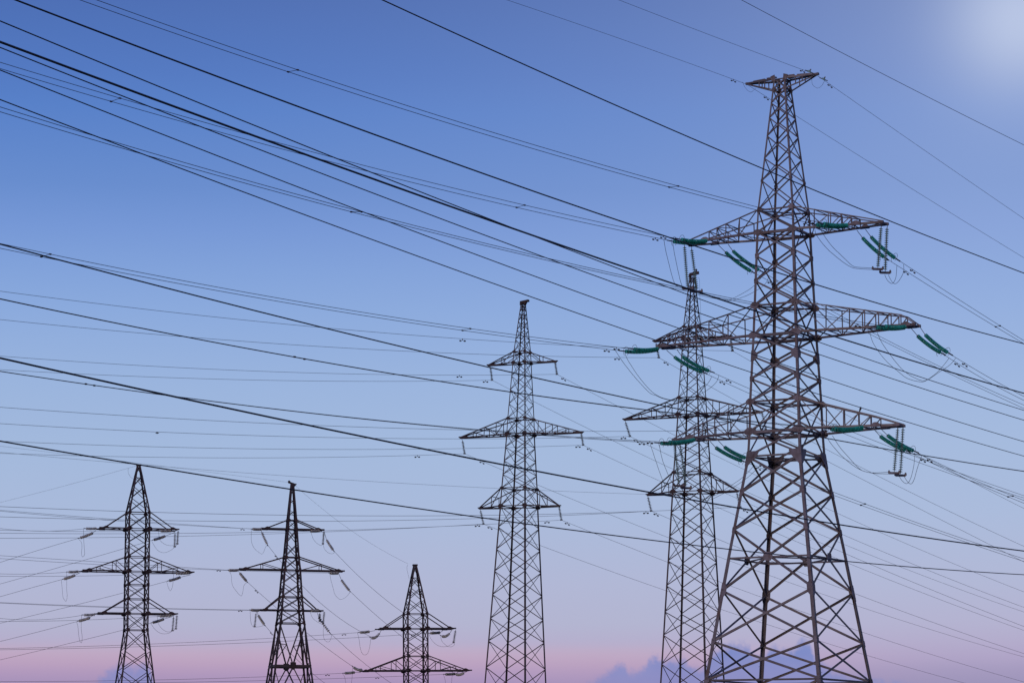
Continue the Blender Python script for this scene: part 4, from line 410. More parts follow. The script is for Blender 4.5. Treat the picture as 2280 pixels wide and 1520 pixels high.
([[-19.02, 281.44, 22.14], [-18.99, 281.66, 21.94], [-18.96, 281.88, 21.73], [-18.93, 282.1, 21.52], [-18.89, 282.32, 21.32], [-18.84, 282.54, 21.11], [-18.79, 282.77, 20.89], [-18.74, 282.99, 20.69], [-18.7, 283.16, 20.53], [-18.68, 283.29, 20.41], [-18.67, 283.38, 20.32], [-18.65, 283.45, 20.25], [-18.62, 283.54, 20.18], [-18.57, 283.64, 20.09], [-18.51, 283.76, 19.99], [-18.44, 283.88, 19.91], [-18.37, 283.99, 19.83], [-18.3, 284.09, 19.76], [-18.23, 284.19, 19.7], [-18.15, 284.28, 19.66], [-18.06, 284.37, 19.64], [-17.96, 284.48, 19.66], [-17.84, 284.6, 19.7], [-17.73, 284.73, 19.77], [-17.62, 284.86, 19.84], [-17.52, 284.98, 19.93], [-17.43, 285.12, 20.04], [-17.34, 285.25, 20.15], [-17.27, 285.37, 20.25], [-17.22, 285.46, 20.33], [-17.18, 285.54, 20.41], [-17.14, 285.62, 20.48], [-17.11, 285.69, 20.56]], 0.013, 'jumper cable looped under the middle right arm of the narrow-topped pylon'),
([[-27.02, 278.95, 18.17], [-27.04, 279.23, 17.98], [-27.06, 279.52, 17.8], [-27.08, 279.81, 17.62], [-27.09, 280.07, 17.44], [-27.09, 280.34, 17.28], [-27.09, 280.59, 17.12], [-27.08, 280.82, 16.97], [-27.06, 281.02, 16.85], [-27.02, 281.19, 16.75], [-26.97, 281.33, 16.68], [-26.92, 281.45, 16.63], [-26.87, 281.55, 16.6], [-26.84, 281.61, 16.58], [-26.82, 281.64, 16.58], [-26.8, 281.68, 16.59], [-26.75, 281.76, 16.61], [-26.67, 281.89, 16.62], [-26.57, 282.06, 16.64], [-26.46, 282.24, 16.66], [-26.34, 282.43, 16.69], [-26.24, 282.61, 16.73], [-26.13, 282.8, 16.77], [-26.01, 282.99, 16.82], [-25.9, 283.19, 16.87]], 0.013, 'jumper cable looped under the lower left arm of the narrow-topped pylon'),
([[-20.98, 280.58, 18.22], [-20.93, 280.68, 18.05], [-20.88, 280.78, 17.89], [-20.83, 280.87, 17.73], [-20.76, 280.96, 17.59], [-20.69, 281.03, 17.48], [-20.6, 281.11, 17.39], [-20.51, 281.17, 17.31], [-20.41, 281.24, 17.23], [-20.3, 281.32, 17.16], [-20.18, 281.4, 17.08], [-20.06, 281.47, 17.02], [-19.96, 281.54, 16.97], [-19.87, 281.59, 16.93], [-19.79, 281.63, 16.91], [-19.72, 281.68, 16.9], [-19.64, 281.72, 16.89]], 0.013, 'left jumper cable looped under the lower right arm of the narrow-topped pylon'),
([[-19.64, 281.72, 16.89], [-19.67, 282.1, 16.6], [-19.7, 282.49, 16.3], [-19.72, 282.86, 16.02], [-19.73, 283.16, 15.79], [-19.71, 283.39, 15.62], [-19.68, 283.57, 15.49], [-19.63, 283.72, 15.39], [-19.58, 283.85, 15.31], [-19.52, 283.96, 15.25], [-19.46, 284.06, 15.21], [-19.39, 284.16, 15.19], [-19.33, 284.25, 15.19], [-19.27, 284.32, 15.2], [-19.21, 284.41, 15.23], [-19.16, 284.5, 15.28], [-19.12, 284.6, 15.35], [-19.08, 284.73, 15.46], [-19.05, 284.9, 15.59], [-19.03, 285.07, 15.73], [-19.02, 285.2, 15.85], [-19.03, 285.3, 15.93], [-19.07, 285.37, 15.99], [-19.1, 285.44, 16.04], [-19.14, 285.52, 16.1]], 0.013, 'right jumper cable looped under the lower right arm of the narrow-topped pylon'),
([[-15.64, 274.05, 15.61], [-15.61, 274.04, 15.48], [-15.57, 274.02, 15.36], [-15.53, 274.0, 15.22], [-15.5, 273.98, 15.06], [-15.46, 273.95, 14.85], [-15.42, 273.93, 14.61], [-15.39, 273.89, 14.37], [-15.35, 273.87, 14.15], [-15.3, 273.84, 13.97], [-15.26, 273.82, 13.81], [-15.21, 273.81, 13.67], [-15.15, 273.79, 13.56], [-15.09, 273.78, 13.48], [-15.02, 273.77, 13.43], [-14.95, 273.76, 13.39], [-14.88, 273.75, 13.38], [-14.81, 273.74, 13.38], [-14.74, 273.73, 13.41], [-14.67, 273.72, 13.45], [-14.61, 273.71, 13.51], [-14.55, 273.69, 13.6], [-14.51, 273.68, 13.71], [-14.46, 273.66, 13.83], [-14.43, 273.65, 13.96], [-14.39, 273.63, 14.11], [-14.36, 273.61, 14.28], [-14.33, 273.58, 14.44], [-14.31, 273.56, 14.59], [-14.3, 273.55, 14.71], [-14.3, 273.54, 14.83], [-14.29, 273.52, 14.93], [-14.29, 273.51, 15.04]], 0.013, 'jumper cable looped under the upper left arm of the shortest pylon'),
([[-8.47, 276.05, 15.66], [-8.44, 276.01, 15.56], [-8.41, 275.98, 15.45], [-8.37, 275.94, 15.35], [-8.33, 275.91, 15.25], [-8.28, 275.88, 15.15], [-8.23, 275.85, 15.06], [-8.17, 275.81, 14.97], [-8.1, 275.77, 14.88], [-8.0, 275.73, 14.77], [-7.88, 275.68, 14.65], [-7.76, 275.63, 14.55], [-7.63, 275.58, 14.46], [-7.5, 275.54, 14.39], [-7.35, 275.49, 14.35], [-7.21, 275.44, 14.31], [-7.08, 275.4, 14.29], [-6.95, 275.36, 14.28], [-6.84, 275.33, 14.28], [-6.73, 275.29, 14.29], [-6.62, 275.26, 14.31], [-6.51, 275.22, 14.34], [-6.4, 275.18, 14.38], [-6.3, 275.15, 14.44], [-6.2, 275.11, 14.48], [-6.12, 275.08, 14.53], [-6.06, 275.06, 14.57], [-5.99, 275.04, 14.62], [-5.93, 275.01, 14.66]], 0.013, 'left jumper cable looped under the upper right arm of the shortest pylon'),
([[-7.26, 275.43, 15.36], [-7.24, 275.41, 15.26], [-7.23, 275.39, 15.15], [-7.2, 275.37, 15.04], [-7.17, 275.35, 14.95], [-7.13, 275.34, 14.86], [-7.07, 275.32, 14.78], [-7.01, 275.3, 14.71], [-6.94, 275.28, 14.63], [-6.85, 275.26, 14.54], [-6.74, 275.24, 14.45], [-6.63, 275.21, 14.36], [-6.52, 275.19, 14.3], [-6.42, 275.17, 14.27], [-6.31, 275.15, 14.26], [-6.21, 275.13, 14.26], [-6.11, 275.11, 14.28], [-6.03, 275.1, 14.31], [-5.94, 275.08, 14.37], [-5.88, 275.06, 14.43], [-5.84, 275.05, 14.48], [-5.83, 275.04, 14.53], [-5.86, 275.03, 14.57], [-5.9, 275.02, 14.61], [-5.93, 275.01, 14.66]], 0.013, 'right jumper cable looped under the upper right arm of the shortest pylon'),
([[-17.12, 273.63, 11.53], [-17.06, 273.62, 11.46], [-17.0, 273.61, 11.39], [-16.94, 273.6, 11.32], [-16.89, 273.58, 11.21], [-16.84, 273.57, 11.07], [-16.81, 273.55, 10.91], [-16.77, 273.53, 10.73], [-16.74, 273.51, 10.54], [-16.71, 273.49, 10.31], [-16.69, 273.46, 10.06], [-16.67, 273.43, 9.82], [-16.64, 273.41, 9.63], [-16.59, 273.4, 9.51], [-16.53, 273.39, 9.42], [-16.46, 273.38, 9.39], [-16.41, 273.37, 9.41], [-16.36, 273.36, 9.52], [-16.31, 273.34, 9.69], [-16.26, 273.32, 9.89], [-16.23, 273.3, 10.08], [-16.2, 273.28, 10.25], [-16.18, 273.26, 10.42], [-16.16, 273.24, 10.58], [-16.14, 273.22, 10.75], [-16.12, 273.2, 10.92], [-16.1, 273.19, 11.08], [-16.09, 273.17, 11.25], [-16.07, 273.15, 11.42], [-16.07, 273.13, 11.6], [-16.06, 273.11, 11.78], [-16.06, 273.09, 11.96], [-16.05, 273.07, 12.14]], 0.013, 'jumper cable looped under the middle left arm of the shortest pylon'),
([[-7.0, 276.46, 11.54], [-6.95, 276.44, 11.41], [-6.9, 276.42, 11.28], [-6.85, 276.4, 11.15], [-6.81, 276.37, 10.99], [-6.79, 276.34, 10.8], [-6.77, 276.31, 10.58], [-6.75, 276.27, 10.36], [-6.72, 276.25, 10.17], [-6.65, 276.22, 10.0], [-6.56, 276.19, 9.84], [-6.47, 276.17, 9.72], [-6.39, 276.16, 9.72], [-6.33, 276.13, 9.85], [-6.26, 276.1, 10.09], [-6.21, 276.05, 10.37], [-6.16, 276.01, 10.62], [-6.13, 275.98, 10.83], [-6.12, 275.95, 11.05], [-6.1, 275.92, 11.24], [-6.07, 275.89, 11.38], [-6.03, 275.88, 11.46], [-5.97, 275.87, 11.49], [-5.91, 275.86, 11.5], [-5.84, 275.85, 11.52]], 0.013, 'jumper cable looped under the middle right arm of the shortest pylon'),
([[22.11, 193.0, 52.26], [22.1, 193.0, 52.12], [22.09, 193.0, 51.98], [22.09, 193.0, 51.86], [22.1, 193.0, 51.74], [22.12, 193.0, 51.66], [22.16, 193.0, 51.58], [22.21, 193.0, 51.52], [22.26, 193.0, 51.47], [22.32, 193.0, 51.43], [22.39, 193.0, 51.39], [22.45, 193.0, 51.36], [22.52, 193.0, 51.35], [22.59, 193.0, 51.37], [22.66, 193.0, 51.41], [22.73, 193.0, 51.45], [22.79, 193.0, 51.51], [22.84, 193.0, 51.57], [22.89, 193.0, 51.64], [22.93, 193.0, 51.72], [22.96, 193.0, 51.78], [22.98, 193.0, 51.82], [23.0, 193.0, 51.85], [23.01, 193.0, 51.88], [23.03, 193.0, 51.91]], 0.01, 'earth bond loop below the right tip of the grey pylon top'),
([[17.15, 195.0, 52.33], [17.2, 195.0, 52.23], [17.24, 195.0, 52.12], [17.29, 195.0, 52.01], [17.34, 195.0, 51.92], [17.4, 195.0, 51.84], [17.46, 195.0, 51.76], [17.52, 195.0, 51.7], [17.57, 195.0, 51.65], [17.63, 195.0, 51.61], [17.69, 195.0, 51.58], [17.75, 195.0, 51.57], [17.81, 195.0, 51.58], [17.86, 195.0, 51.6], [17.91, 195.0, 51.65], [17.96, 195.0, 51.7], [18.01, 195.0, 51.75], [18.05, 195.0, 51.78], [18.08, 195.0, 51.8], [18.11, 195.0, 51.83], [18.14, 195.0, 51.85]], 0.01, 'earth bond loop below the left tip of the grey pylon top'),
([[17.58, 250.0, 47.73], [17.61, 250.0, 47.66], [17.64, 250.0, 47.61], [17.66, 250.0, 47.53], [17.68, 250.0, 47.39], [17.69, 250.0, 47.18], [17.69, 250.0, 46.91], [17.69, 250.0, 46.62], [17.69, 250.0, 46.31], [17.7, 250.0, 46.02], [17.71, 250.0, 45.71], [17.73, 250.0, 45.38], [17.74, 250.0, 45.03], [17.75, 250.0, 44.63], [17.76, 250.0, 44.2], [17.77, 250.0, 43.75], [17.78, 250.0, 43.31]], 0.01, 'thin bond wire hanging beside the peak of the half-hidden pylon'),
([[-38.91, 272.0, 32.11], [-38.93, 272.0, 32.04], [-38.94, 272.0, 31.98], [-38.95, 272.0, 31.91], [-38.95, 272.0, 31.83], [-38.94, 272.0, 31.75], [-38.92, 272.0, 31.65], [-38.89, 272.0, 31.55], [-38.85, 272.0, 31.47], [-38.81, 272.0, 31.39], [-38.75, 272.0, 31.32], [-38.69, 272.0, 31.25], [-38.62, 272.0, 31.19], [-38.55, 272.0, 31.13], [-38.48, 272.0, 31.07], [-38.41, 272.0, 31.02], [-38.34, 272.0, 30.96]], 0.01, 'thin bond wire loop beside the peak of the leftmost pylon'),
([[-10.63, 275.0, 22.59], [-10.65, 275.0, 22.51], [-10.68, 275.0, 22.44], [-10.71, 275.0, 22.36], [-10.72, 275.0, 22.27], [-10.71, 275.0, 22.15], [-10.69, 275.0, 22.01], [-10.65, 275.0, 21.86], [-10.62, 275.0, 21.72], [-10.59, 275.0, 21.57], [-10.55, 275.0, 21.43], [-10.52, 275.0, 21.27], [-10.48, 275.0, 21.12]], 0.01, 'thin bond wire hanging beside the peak of the short pylon')]
SPACERS = [
([-13.179, 161.043, 44.263], [-13.742, 160.783, 44.071], 'spacer bar on the highest twin line above mid left'),
([11.314, 179.413, 41.001], [10.68, 179.099, 40.857], 'spacer bar on the highest twin line near the big grey pylon'),
([-24.766, 165.7, 43.661], [-25.296, 165.475, 43.393], 'spacer bar on the twin line in the upper left corner'),
([0.885, 184.938, 40.853], [0.317, 184.684, 40.634], 'spacer bar on the twin line in the upper middle sky'),
([-9.094, 159.614, 35.068], [-9.691, 159.246, 34.988], 'spacer bar on a twin line in the centre of the sky'),
([-29.225, 167.561, 33.998], [-29.736, 167.265, 33.776], 'spacer bar on the twin line beside a black cable at the left edge'),
([-2.941, 187.275, 32.479], [-3.478, 186.959, 32.299], 'spacer bar on the twin line left of the slim pylon peak'),
([-26.484, 165.788, 25.454], [-26.027, 166.259, 25.426], 'spacer on the near edge-on twin line at lower left'),
([-13.093, 160.364, 26.323], [-12.532, 160.825, 26.259], 'spacer on the edge-on twin line left of the slim pylon'),
([36.3, 199.516, 34.638], [36.512, 198.901, 34.616], 'spacer bar on the twin line at the right edge below the top right arm'),
([36.677, 198.53, 21.754], [36.944, 198.102, 21.767], 'spacer bar on the twin line bundle at the right edge'),
([26.802, 206.347, 21.9], [27.033, 205.727, 21.938], 'spacer bar on the twin line right of the grey pylon waist')]
DAMPERS = [
([11.014, 192.535, 40.185], [0.799, 0.599, -0.043], 0.9, 'damper on the upper twin wire left of the top left arm of the grey pylon'),
([10.422, 192.263, 39.991], [0.799, 0.599, -0.041], 0.9, 'damper on the lower twin wire left of the top left arm of the grey pylon'),
([19.465, 199.836, 38.136], [0.766, 0.574, -0.289], 0.9, 'damper on the lower twin wire right of the top left arm of the grey pylon'),
([19.914, 199.266, 38.131], [0.761, 0.571, -0.308], 0.9, 'damper on the upper twin wire right of the top left arm of the grey pylon'),
([21.114, 186.763, 40.132], [0.799, 0.599, -0.061], 0.9, 'damper on the upper twin wire left of the top right arm of the grey pylon'),
([20.792, 186.684, 39.979], [0.799, 0.599, -0.059], 0.9, 'damper on the lower twin wire left of the top right arm of the grey pylon'),
([28.826, 193.911, 37.838], [0.754, 0.565, -0.335], 0.9, 'damper on the lower twin wire right of the top right arm of the grey pylon'),
([29.251, 193.455, 37.866], [0.751, 0.563, -0.345], 0.9, 'damper on the upper twin wire right of the top right arm of the grey pylon'),
([7.672, 195.234, 32.407], [0.8, 0.6, 0.006], 0.9, 'damper on the upper twin wire left of the middle left arm of the grey pylon'),
([6.933, 194.767, 32.193], [0.8, 0.6, 0.002], 0.9, 'damper on the lower twin wire left of the middle left arm of the grey pylon'),
([15.931, 202.114, 30.893], [0.774, 0.58, -0.254], 0.9, 'damper on the lower twin wire right of the middle left arm of the grey pylon'),
([16.358, 201.481, 30.928], [0.776, 0.582, -0.243], 0.9, 'damper on the upper twin wire right of the middle left arm of the grey pylon'),
([24.01, 184.522, 32.353], [0.8, 0.6, -0.028], 0.9, 'damper on the lower twin wire left of the middle right arm of the grey pylon'),
([31.951, 191.267, 30.633], [0.753, 0.565, -0.337], 0.9, 'damper on the lower twin wire right of the middle right arm of the grey pylon'),
([32.392, 190.636, 30.539], [0.756, 0.567, -0.327], 0.9, 'damper on the upper twin wire right of the middle right arm of the grey pylon'),
([9.941, 193.107, 25.214], [0.8, 0.6, 0.033], 0.9, 'damper on the upper twin wire left of the bottom left arm of the grey pylon'),
([9.349, 192.792, 25.116], [0.8, 0.6, 0.029], 0.9, 'damper on the lower twin wire left of the bottom left arm of the grey pylon'),
([18.362, 200.017, 24.135], [0.781, 0.586, -0.214], 0.9, 'damper on the lower twin wire right of the bottom left arm of the grey pylon'),
([18.61, 199.41, 24.244], [0.78, 0.585, -0.223], 0.9, 'damper on the upper twin wire right of the bottom left arm of the grey pylon'),
([21.804, 186.577, 25.307], [0.8, 0.6, 0.014], 0.9, 'damper on the lower twin wire left of the bottom right arm of the grey pylon'),
([29.639, 193.251, 23.962], [0.771, 0.579, -0.265], 0.9, 'damper on the lower twin wire right of the bottom right arm of the grey pylon'),
([30.077, 192.951, 23.921], [0.769, 0.577, -0.274], 0.9, 'damper on the upper twin wire right of the bottom right arm of the grey pylon'),
([16.368, 193.667, 52.185], [0.794, 0.595, -0.127], 0.8, 'damper on the earth wire left of the left tip of the grey pylon top'),
([21.173, 190.768, 52.153], [0.794, 0.596, -0.121], 0.8, 'damper on the earth wire left of the right tip of the grey pylon top'),
([18.961, 195.611, 51.367], [0.757, 0.568, -0.322], 0.8, 'damper on the earth wire right of the left tip of the grey pylon top'),
([23.346, 192.398, 51.476], [0.749, 0.562, -0.351], 0.8, 'damper on the earth wire right of the right tip of the grey pylon top'),
([-2.714, 273.265, 41.3], [0.796, 0.597, 0.103], 1.05, 'damper on the level wire below the upper left arm of the plate-topped pylon'),
([0.099, 275.655, 40.54], [0.72, 0.634, -0.281], 1.05, 'damper on the descending wire below the upper left arm of the plate-topped pylon'),
([-5.188, 262.926, 40.307], [0.797, 0.598, 0.087], 1.05, 'damper on the level wire below the upper right arm of the plate-topped pylon'),
([5.239, 270.836, 41.197], [0.719, 0.633, -0.287], 1.05, 'damper on the descending wire below the upper right arm of the plate-topped pylon'),
([-9.604, 271.6, 33.382], [0.796, 0.597, 0.095], 1.05, 'damper on the level wire below the middle left arm of the plate-topped pylon'),
([-3.101, 276.706, 33.371], [0.728, 0.641, -0.244], 1.05, 'damper on the descending wire below the middle left arm of the plate-topped pylon'),
([6.62, 268.436, 34.018], [0.796, 0.597, 0.101], 1.05, 'damper on the level wire below the middle right arm of the plate-topped pylon'),
([7.772, 269.382, 33.859], [0.724, 0.637, -0.263], 1.05, 'damper on the descending wire below the middle right arm of the plate-topped pylon'),
([-3.512, 273.617, 26.557], [0.796, 0.597, 0.102], 1.05, 'damper on the level wire below the lower left arm of the plate-topped pylon'),
([-2.245, 274.653, 26.433], [0.732, 0.644, -0.223], 1.05, 'damper on the descending wire below the lower left arm of the plate-topped pylon'),
([3.496, 268.821, 26.47], [0.796, 0.597, 0.103], 1.05, 'damper on the level wire below the lower right arm of the plate-topped pylon'),
([5.557, 270.445, 26.47], [0.73, 0.642, -0.234], 1.05, 'damper on the descending wire below the lower right arm of the plate-topped pylon'),
([9.806, 248.616, 39.873], [0.797, 0.598, 0.084], 1.05, 'damper on the level wire below the upper left arm of the half-hidden pylon'),
([14.591, 252.297, 40.024], [0.717, 0.631, -0.297], 1.05, 'damper on the descending wire below the upper left arm of the half-hidden pylon'),
([-4.267, 229.656, 38.575], [0.799, 0.6, 0.04], 1.05, 'damper on the level wire below the upper right arm of the half-hidden pylon'),
([10.515, 252.597, 32.938], [0.796, 0.597, 0.096], 1.05, 'damper on the level wire below the middle left arm of the half-hidden pylon'),
([11.753, 253.604, 32.795], [0.724, 0.637, -0.264], 1.05, 'damper on the descending wire below the middle left arm of the half-hidden pylon'),
([12.538, 251.644, 25.779], [0.796, 0.597, 0.101], 1.05, 'damper on the level wire below the lower left arm of the half-hidden pylon'),
([13.535, 252.453, 25.689], [0.729, 0.642, -0.238], 1.05, 'damper on the descending wire below the lower left arm of the half-hidden pylon'),
([21.592, 248.493, 25.654], [0.728, 0.64, -0.245], 1.05, 'damper on the descending wire below the lower right arm of the half-hidden pylon'),
([-27.898, 278.55, 26.599], [0.702, 0.712, 0.013], 0.85, 'damper on the level wire of the upper left arm of the narrow-topped pylon'),
([-30.199, 277.681, 22.281], [0.702, 0.712, 0.003], 0.85, 'damper on the level wire of the middle left arm of the narrow-topped pylon'),
([-27.937, 277.92, 18.166], [0.702, 0.712, 0.031], 0.85, 'damper on the level wire of the lower left arm of the narrow-topped pylon'),
([-24.648, 281.703, 23.997], [0.57, -0.447, -0.689], 0.85, 'damper on the slanting wire of the upper left arm of the narrow-topped pylon'),
([-26.647, 281.561, 20.415], [0.646, -0.513, -0.565], 0.85, 'damper on the slanting wire of the middle left arm of the narrow-topped pylon'),
([-25.263, 284.069, 16.144], [0.49, 0.654, -0.577], 0.7, 'damper on the slanting wire of the lower left arm of the narrow-topped pylon'),
([-16.949, 273.096, 15.494], [0.845, 0.527, 0.087], 0.8, 'damper on the level wire of the upper left arm of the shortest pylon'),
([-10.04, 274.998, 15.525], [0.846, 0.527, 0.081], 0.8, 'damper on the level wire of the upper right arm of the shortest pylon'),
([-18.54, 272.6, 11.43], [0.847, 0.528, 0.061], 0.8, 'damper on the level wire of the middle left arm of the shortest pylon'),
([-13.515, 272.284, 11.112], [0.847, 0.528, 0.051], 0.7, 'damper on the level wire of the middle right arm of the shortest pylon')]
BIRD = [24.586, 188.872, 26.725]
FLY = [-19.893, 150.0, 20.398]

# ------------------------------------------------------------------ ground, out of sight under the frame
g = MB(); S = 12000; n = 24
for i in range(n+1):
    for j in range(n+1):
        x = (i/n-.5)*2; y = (j/n-.5)*2; x = S*x*abs(x); y = S*y*abs(y); d = math.hypot(x, y)
        g.v.append((x, y, 0))
g.f = [(i*(n+1)+j, (i+1)*(n+1)+j, (i+1)*(n+1)+j+1, i*(n+1)+j+1) for i in range(n) for j in range(n)]; g.mi = [0]*len(g.f)
go = g.obj('ground', GRASS); go['kind'] = 'structure'

# ------------------------------------------------------------------ pylons
def interp(prof, z):
    for (z0, h0), (z1, h1) in zip(prof, prof[1:]):
        if z0 <= z <= z1: return h0 + (h1-h0)*(z-z0)/(z1-z0)
    return prof[0][1] if z < prof[0][0] else prof[-1][1]
FACES = [((-1,-1),(1,-1),(0,-1,0)), ((-1,1),(1,1),(0,1,0)), ((-1,-1),(-1,1),(-1,0,0)), ((1,-1),(1,1),(1,0,0))]
class Pylon:
    def __init__(s, key, label, prof, mat, plate, legw, brw, name='power_pylon'):
        T = TOWERS[key]; s.prof = sorted(prof); s.mat = mat; s.pm = plate; s.legw = legw; s.brw = brw
        M = Matrix.Translation(T['o']) @ Matrix.Rotation(T['lean'], 4, 'Y') @ Matrix.Rotation(T['yaw'], 4, 'Z')
        s.root = empty(name, label, 'pylon', M, 'lattice power pylons')
    def hw(s, z): return interp(s.prof, z)
    def corner(s, sx, sy, z): h = s.hw(z); return Vector((sx*h, sy*h, z))
    def part(s, mb, name, mat=None, parent=None): return mb.obj(name, mat or s.mat, parent or s.root)
    def legs(s, breaks):
        z0, z1 = s.prof[0][0], s.prof[-1][0]
        zs = sorted(set([z for z, h in s.prof]))
        for sx in (-1, 1):
            for sy in (-1, 1):
                m = MB()
                for za, zb in zip(zs, zs[1:]):
                    w = s.legw(za); m.lbar(s.corner(sx, sy, za), s.corner(sx, sy, zb+.02), (-sx,0,0), (0,-sy,0), w, w*.16, False)
                s.part(m, 'leg')
    def xpanels(s, front, side, w=None):
        for fi, (c0, c1, nrm) in enumerate(FACES):
            zs = front if fi < 2 else side
            for za, zb in zip(zs, zs[1:]):
                ww = (w or s.brw)((za+zb)/2); t = ww*.17; a = s.corner(*c0, za); b = s.corner(*c1, za); c = s.corner(*c0, zb); d = s.corner(*c1, zb)
                ins = -Vector(nrm)
                for k, (p, q) in enumerate(((a, d), (b, c))):
                    m = MB(); off = ins*(s.legw(za)*.16 + .005 + k*(t+.006))
                    m.lbar(p+off, q+off, Vector(nrm).cross(q-p), ins, ww, t)
                    s.part(m, 'brace')
    def girts(s, zs, w=None, cross=True):
        for z in zs:
            for c0, c1, nrm in FACES:
                ww = w or s.brw(z); m = MB(); ins = -Vector(nrm)*(s.legw(z)*.16+.02+ww*.4)
                m.lbar(s.corner(*c0, z)+ins, s.corner(*c1, z)+ins, (0,0,1), -Vector(nrm), ww, ww*.17); s.part(m, 'strut')
            if cross:
                for k, (c0, c1) in enumerate((((-1,-1),(1,1)), ((1,-1),(-1,1)))):
                    m = MB(); m.bar(s.corner(*c0, z)+Vector((0,0,-.09-.08*k)), s.corner(*c1, z)+Vector((0,0,-.09-.08*k)), s.brw(z)*.8); s.part(m, 'cross_tie')
    def gussets(s, z, w, h, shape='hex', bolts=0, out=0.0, legs=((-1,-1),(1,-1),(-1,1),(1,1))):
        for sx, sy in legs:
            for ax in (0, 1):
                nrm = Vector((0, sy, 0)) if ax == 0 else Vector((sx, 0, 0)); ua = Vector((-sx,0,0)) if ax == 0 else Vector((0,-sy,0))
                m = MB()
                if shape == 'hex': pl = [(-.02,-h/2),(w*.45,-h/2),(w,-h*.2),(w,h*.2),(w*.45,h/2),(-.02,h/2)]
                elif shape == 'arm' and ax == 0: pl = [(-w*.5,-h*.3),(-w*.2,-h/2),(w*.35,-h/2),(w,-h*.1),(w,h*.15),(w*.4,h/2),(-w*.15,h/2),(-w*.55,h*.1)]
                elif shape == 'arm': pl = [(-.02,-h/2),(w*.4,-h/2),(w*.8,-h*.15),(w*.8,h*.2),(w*.4,h/2),(-.02,h/2)]
                elif shape == 'down': pl = [(-.02,-h*.75),(w*.25,-h*.75),(w*.95,-h*.05),(w*1.1,h*.25),(w,h*.32),(-.02,h*.32)]
                def P(u, v):
                    c = s.corner(sx, sy, z+v); return c + ua*u + nrm*.004
                m.plate([P(u, v) for u, v in pl], nrm, .022)
                if bolts:
                    for bi in range(bolts):
                        bu, bv = [(.12,.3),(.12,.1),(.12,-.1),(.12,-.3),(.4,.18),(.4,-.18),(.62,.08),(.62,-.08)][bi % 8]
                        c = P(bu*w, bv*h); e1 = ua; e2 = Vector((0,0,1)); r = .032
                        ring = [c + nrm*.022 + (e1*math.cos(k*math.pi/3) + e2*math.sin(k*math.pi/3))*r for k in range(6)]
                        m.plate(ring if (ring[1]-ring[0]).cross(ring[2]-ring[1]).dot(nrm) > 0 else ring[::-1], nrm, .03)
                s.part(m, 'gusset_plate', s.pm)
    def webs(s, arm, chordB, chordT, xs, w, start_up=True):
        """posts and diagonals between a bottom chord and a top chord, both given as functions of x"""
        prev = None
        for i, x in enumerate(xs):
            b, t = chordB(x), chordT(x); up = i % 2 == (0 if start_up else 1)
            if (t-b).length > .12:
                m = MB(); m.bar(b, t, w); s.part(m, 'post', parent=arm)
            if prev:
                m = MB(); m.bar(prev[0], t, w*.9); s.part(m, 'diagonal', parent=arm)
            prev = (b, t)

GREY_LABEL = 'largest pylon, grey lattice steel with rusty plates and green glass insulators on its arms'
zT = dict(a=40.43, at=42.09, b=32.84, bt=35.03, c=25.81, ct=27.98)
P1 = Pylon('T1', GREY_LABEL, [(0,5.62),(8.03,4.46),(14.27,3.569),(16.67,3.226),(24.02,2.12),(25.81,2.034),(27.98,1.985),(32.84,1.767),(35.03,1.69),(40.43,1.5),(42.09,1.427),(51.2,.54),(52.02,.47)],
           GREY, PLATE, lambda z: .25 if z < 16 else (.215 if z < 24 else (.18 if z < 36 else .125)), lambda z: .155 if z < 24 else (.125 if z < 36 else (.105 if z < 43 else .08)))
P1.legs(None)
fr = [0,4.0,8.03,10.77,14.37,18.73,21.41,24.02,25.81,27.98,29.65,31.31,32.84,35.03,36.83,38.69,40.43,42.09,44.31,45.99,47.68,49.06,50.18,51.2,52.0]
sd = [z for z in fr if z not in (40.43, 32.84, 25.81)]
P1.xpanels(fr, sd)
P1.girts([24.02, 25.81, 27.98, 32.84, 35.03, 40.43, 42.09, 51.2, 51.98], cross=True)
P1.girts([8.03, 16.67], .13, cross=False)
mids = [(P1.corner(*c0, 16.62)+P1.corner(*c1, 16.62))/2 for c0, c1, nrm in FACES]
for a, b in ((0,2),(2,1),(1,3),(3,0)):
    m = MB(); m.bar(mids[a], mids[b], .09); P1.part(m, 'cross_tie')
for sy in (-1, 1):                                           # heavy arm beams running through the body
    for z in (40.43, 32.84, 25.81):
        m = MB(); h = P1.hw(z); m.lbar((-h, sy*(h+.012), z-.08), (h, sy*(h+.012), z-.08), (0,0,1), (0,-sy,0), .17, .012); P1.part(m, 'arm_beam')
for z, w, h, sh, bo in [(42.09,.42,.36,'hex',4),(40.43,.52,.4,'arm',4),(38.69,.3,.34,'hex',2),(36.83,.3,.34,'hex',2),(35.03,.46,.5,'arm',6),(32.84,.62,.5,'arm',8),(31.31,.5,.78,'hex',8),(29.65,.34,.36,'hex',2),(27.98,.46,.46,'arm',6),(25.81,.62,.54,'arm',8),(24.05,.85,1.0,'down',8),(21.41,.34,.5,'hex',2),(18.73,.3,.4,'hex',2),(14.37,.42,1.15,'hex',6),(10.77,.3,.45,'hex',2),(8.03,.4,.5,'hex',2),(51.2,.3,.26,'hex',0),(44.31,.2,.2,'hex',0)]:
    P1.gussets(z, w, h, sh, bo)
for c0, c1, nrm in FACES:                                    # plates where the big crossings meet the mid struts
    p = (P1.corner(*c0, 16.72)+P1.corner(*c1, 16.72))/2; n = Vector(nrm); e = n.cross(Vector((0,0,1)))
    m = MB(); m.plate([p+e*x+Vector((0,0,z))+n*.03 for x, z in ((-.4,-.1),(-.2,-.32),(.2,-.32),(.4,-.1),(.3,.3),(-.3,.3))], n, .02); P1.part(m, 'gusset_plate', PLATE)
m = MB()
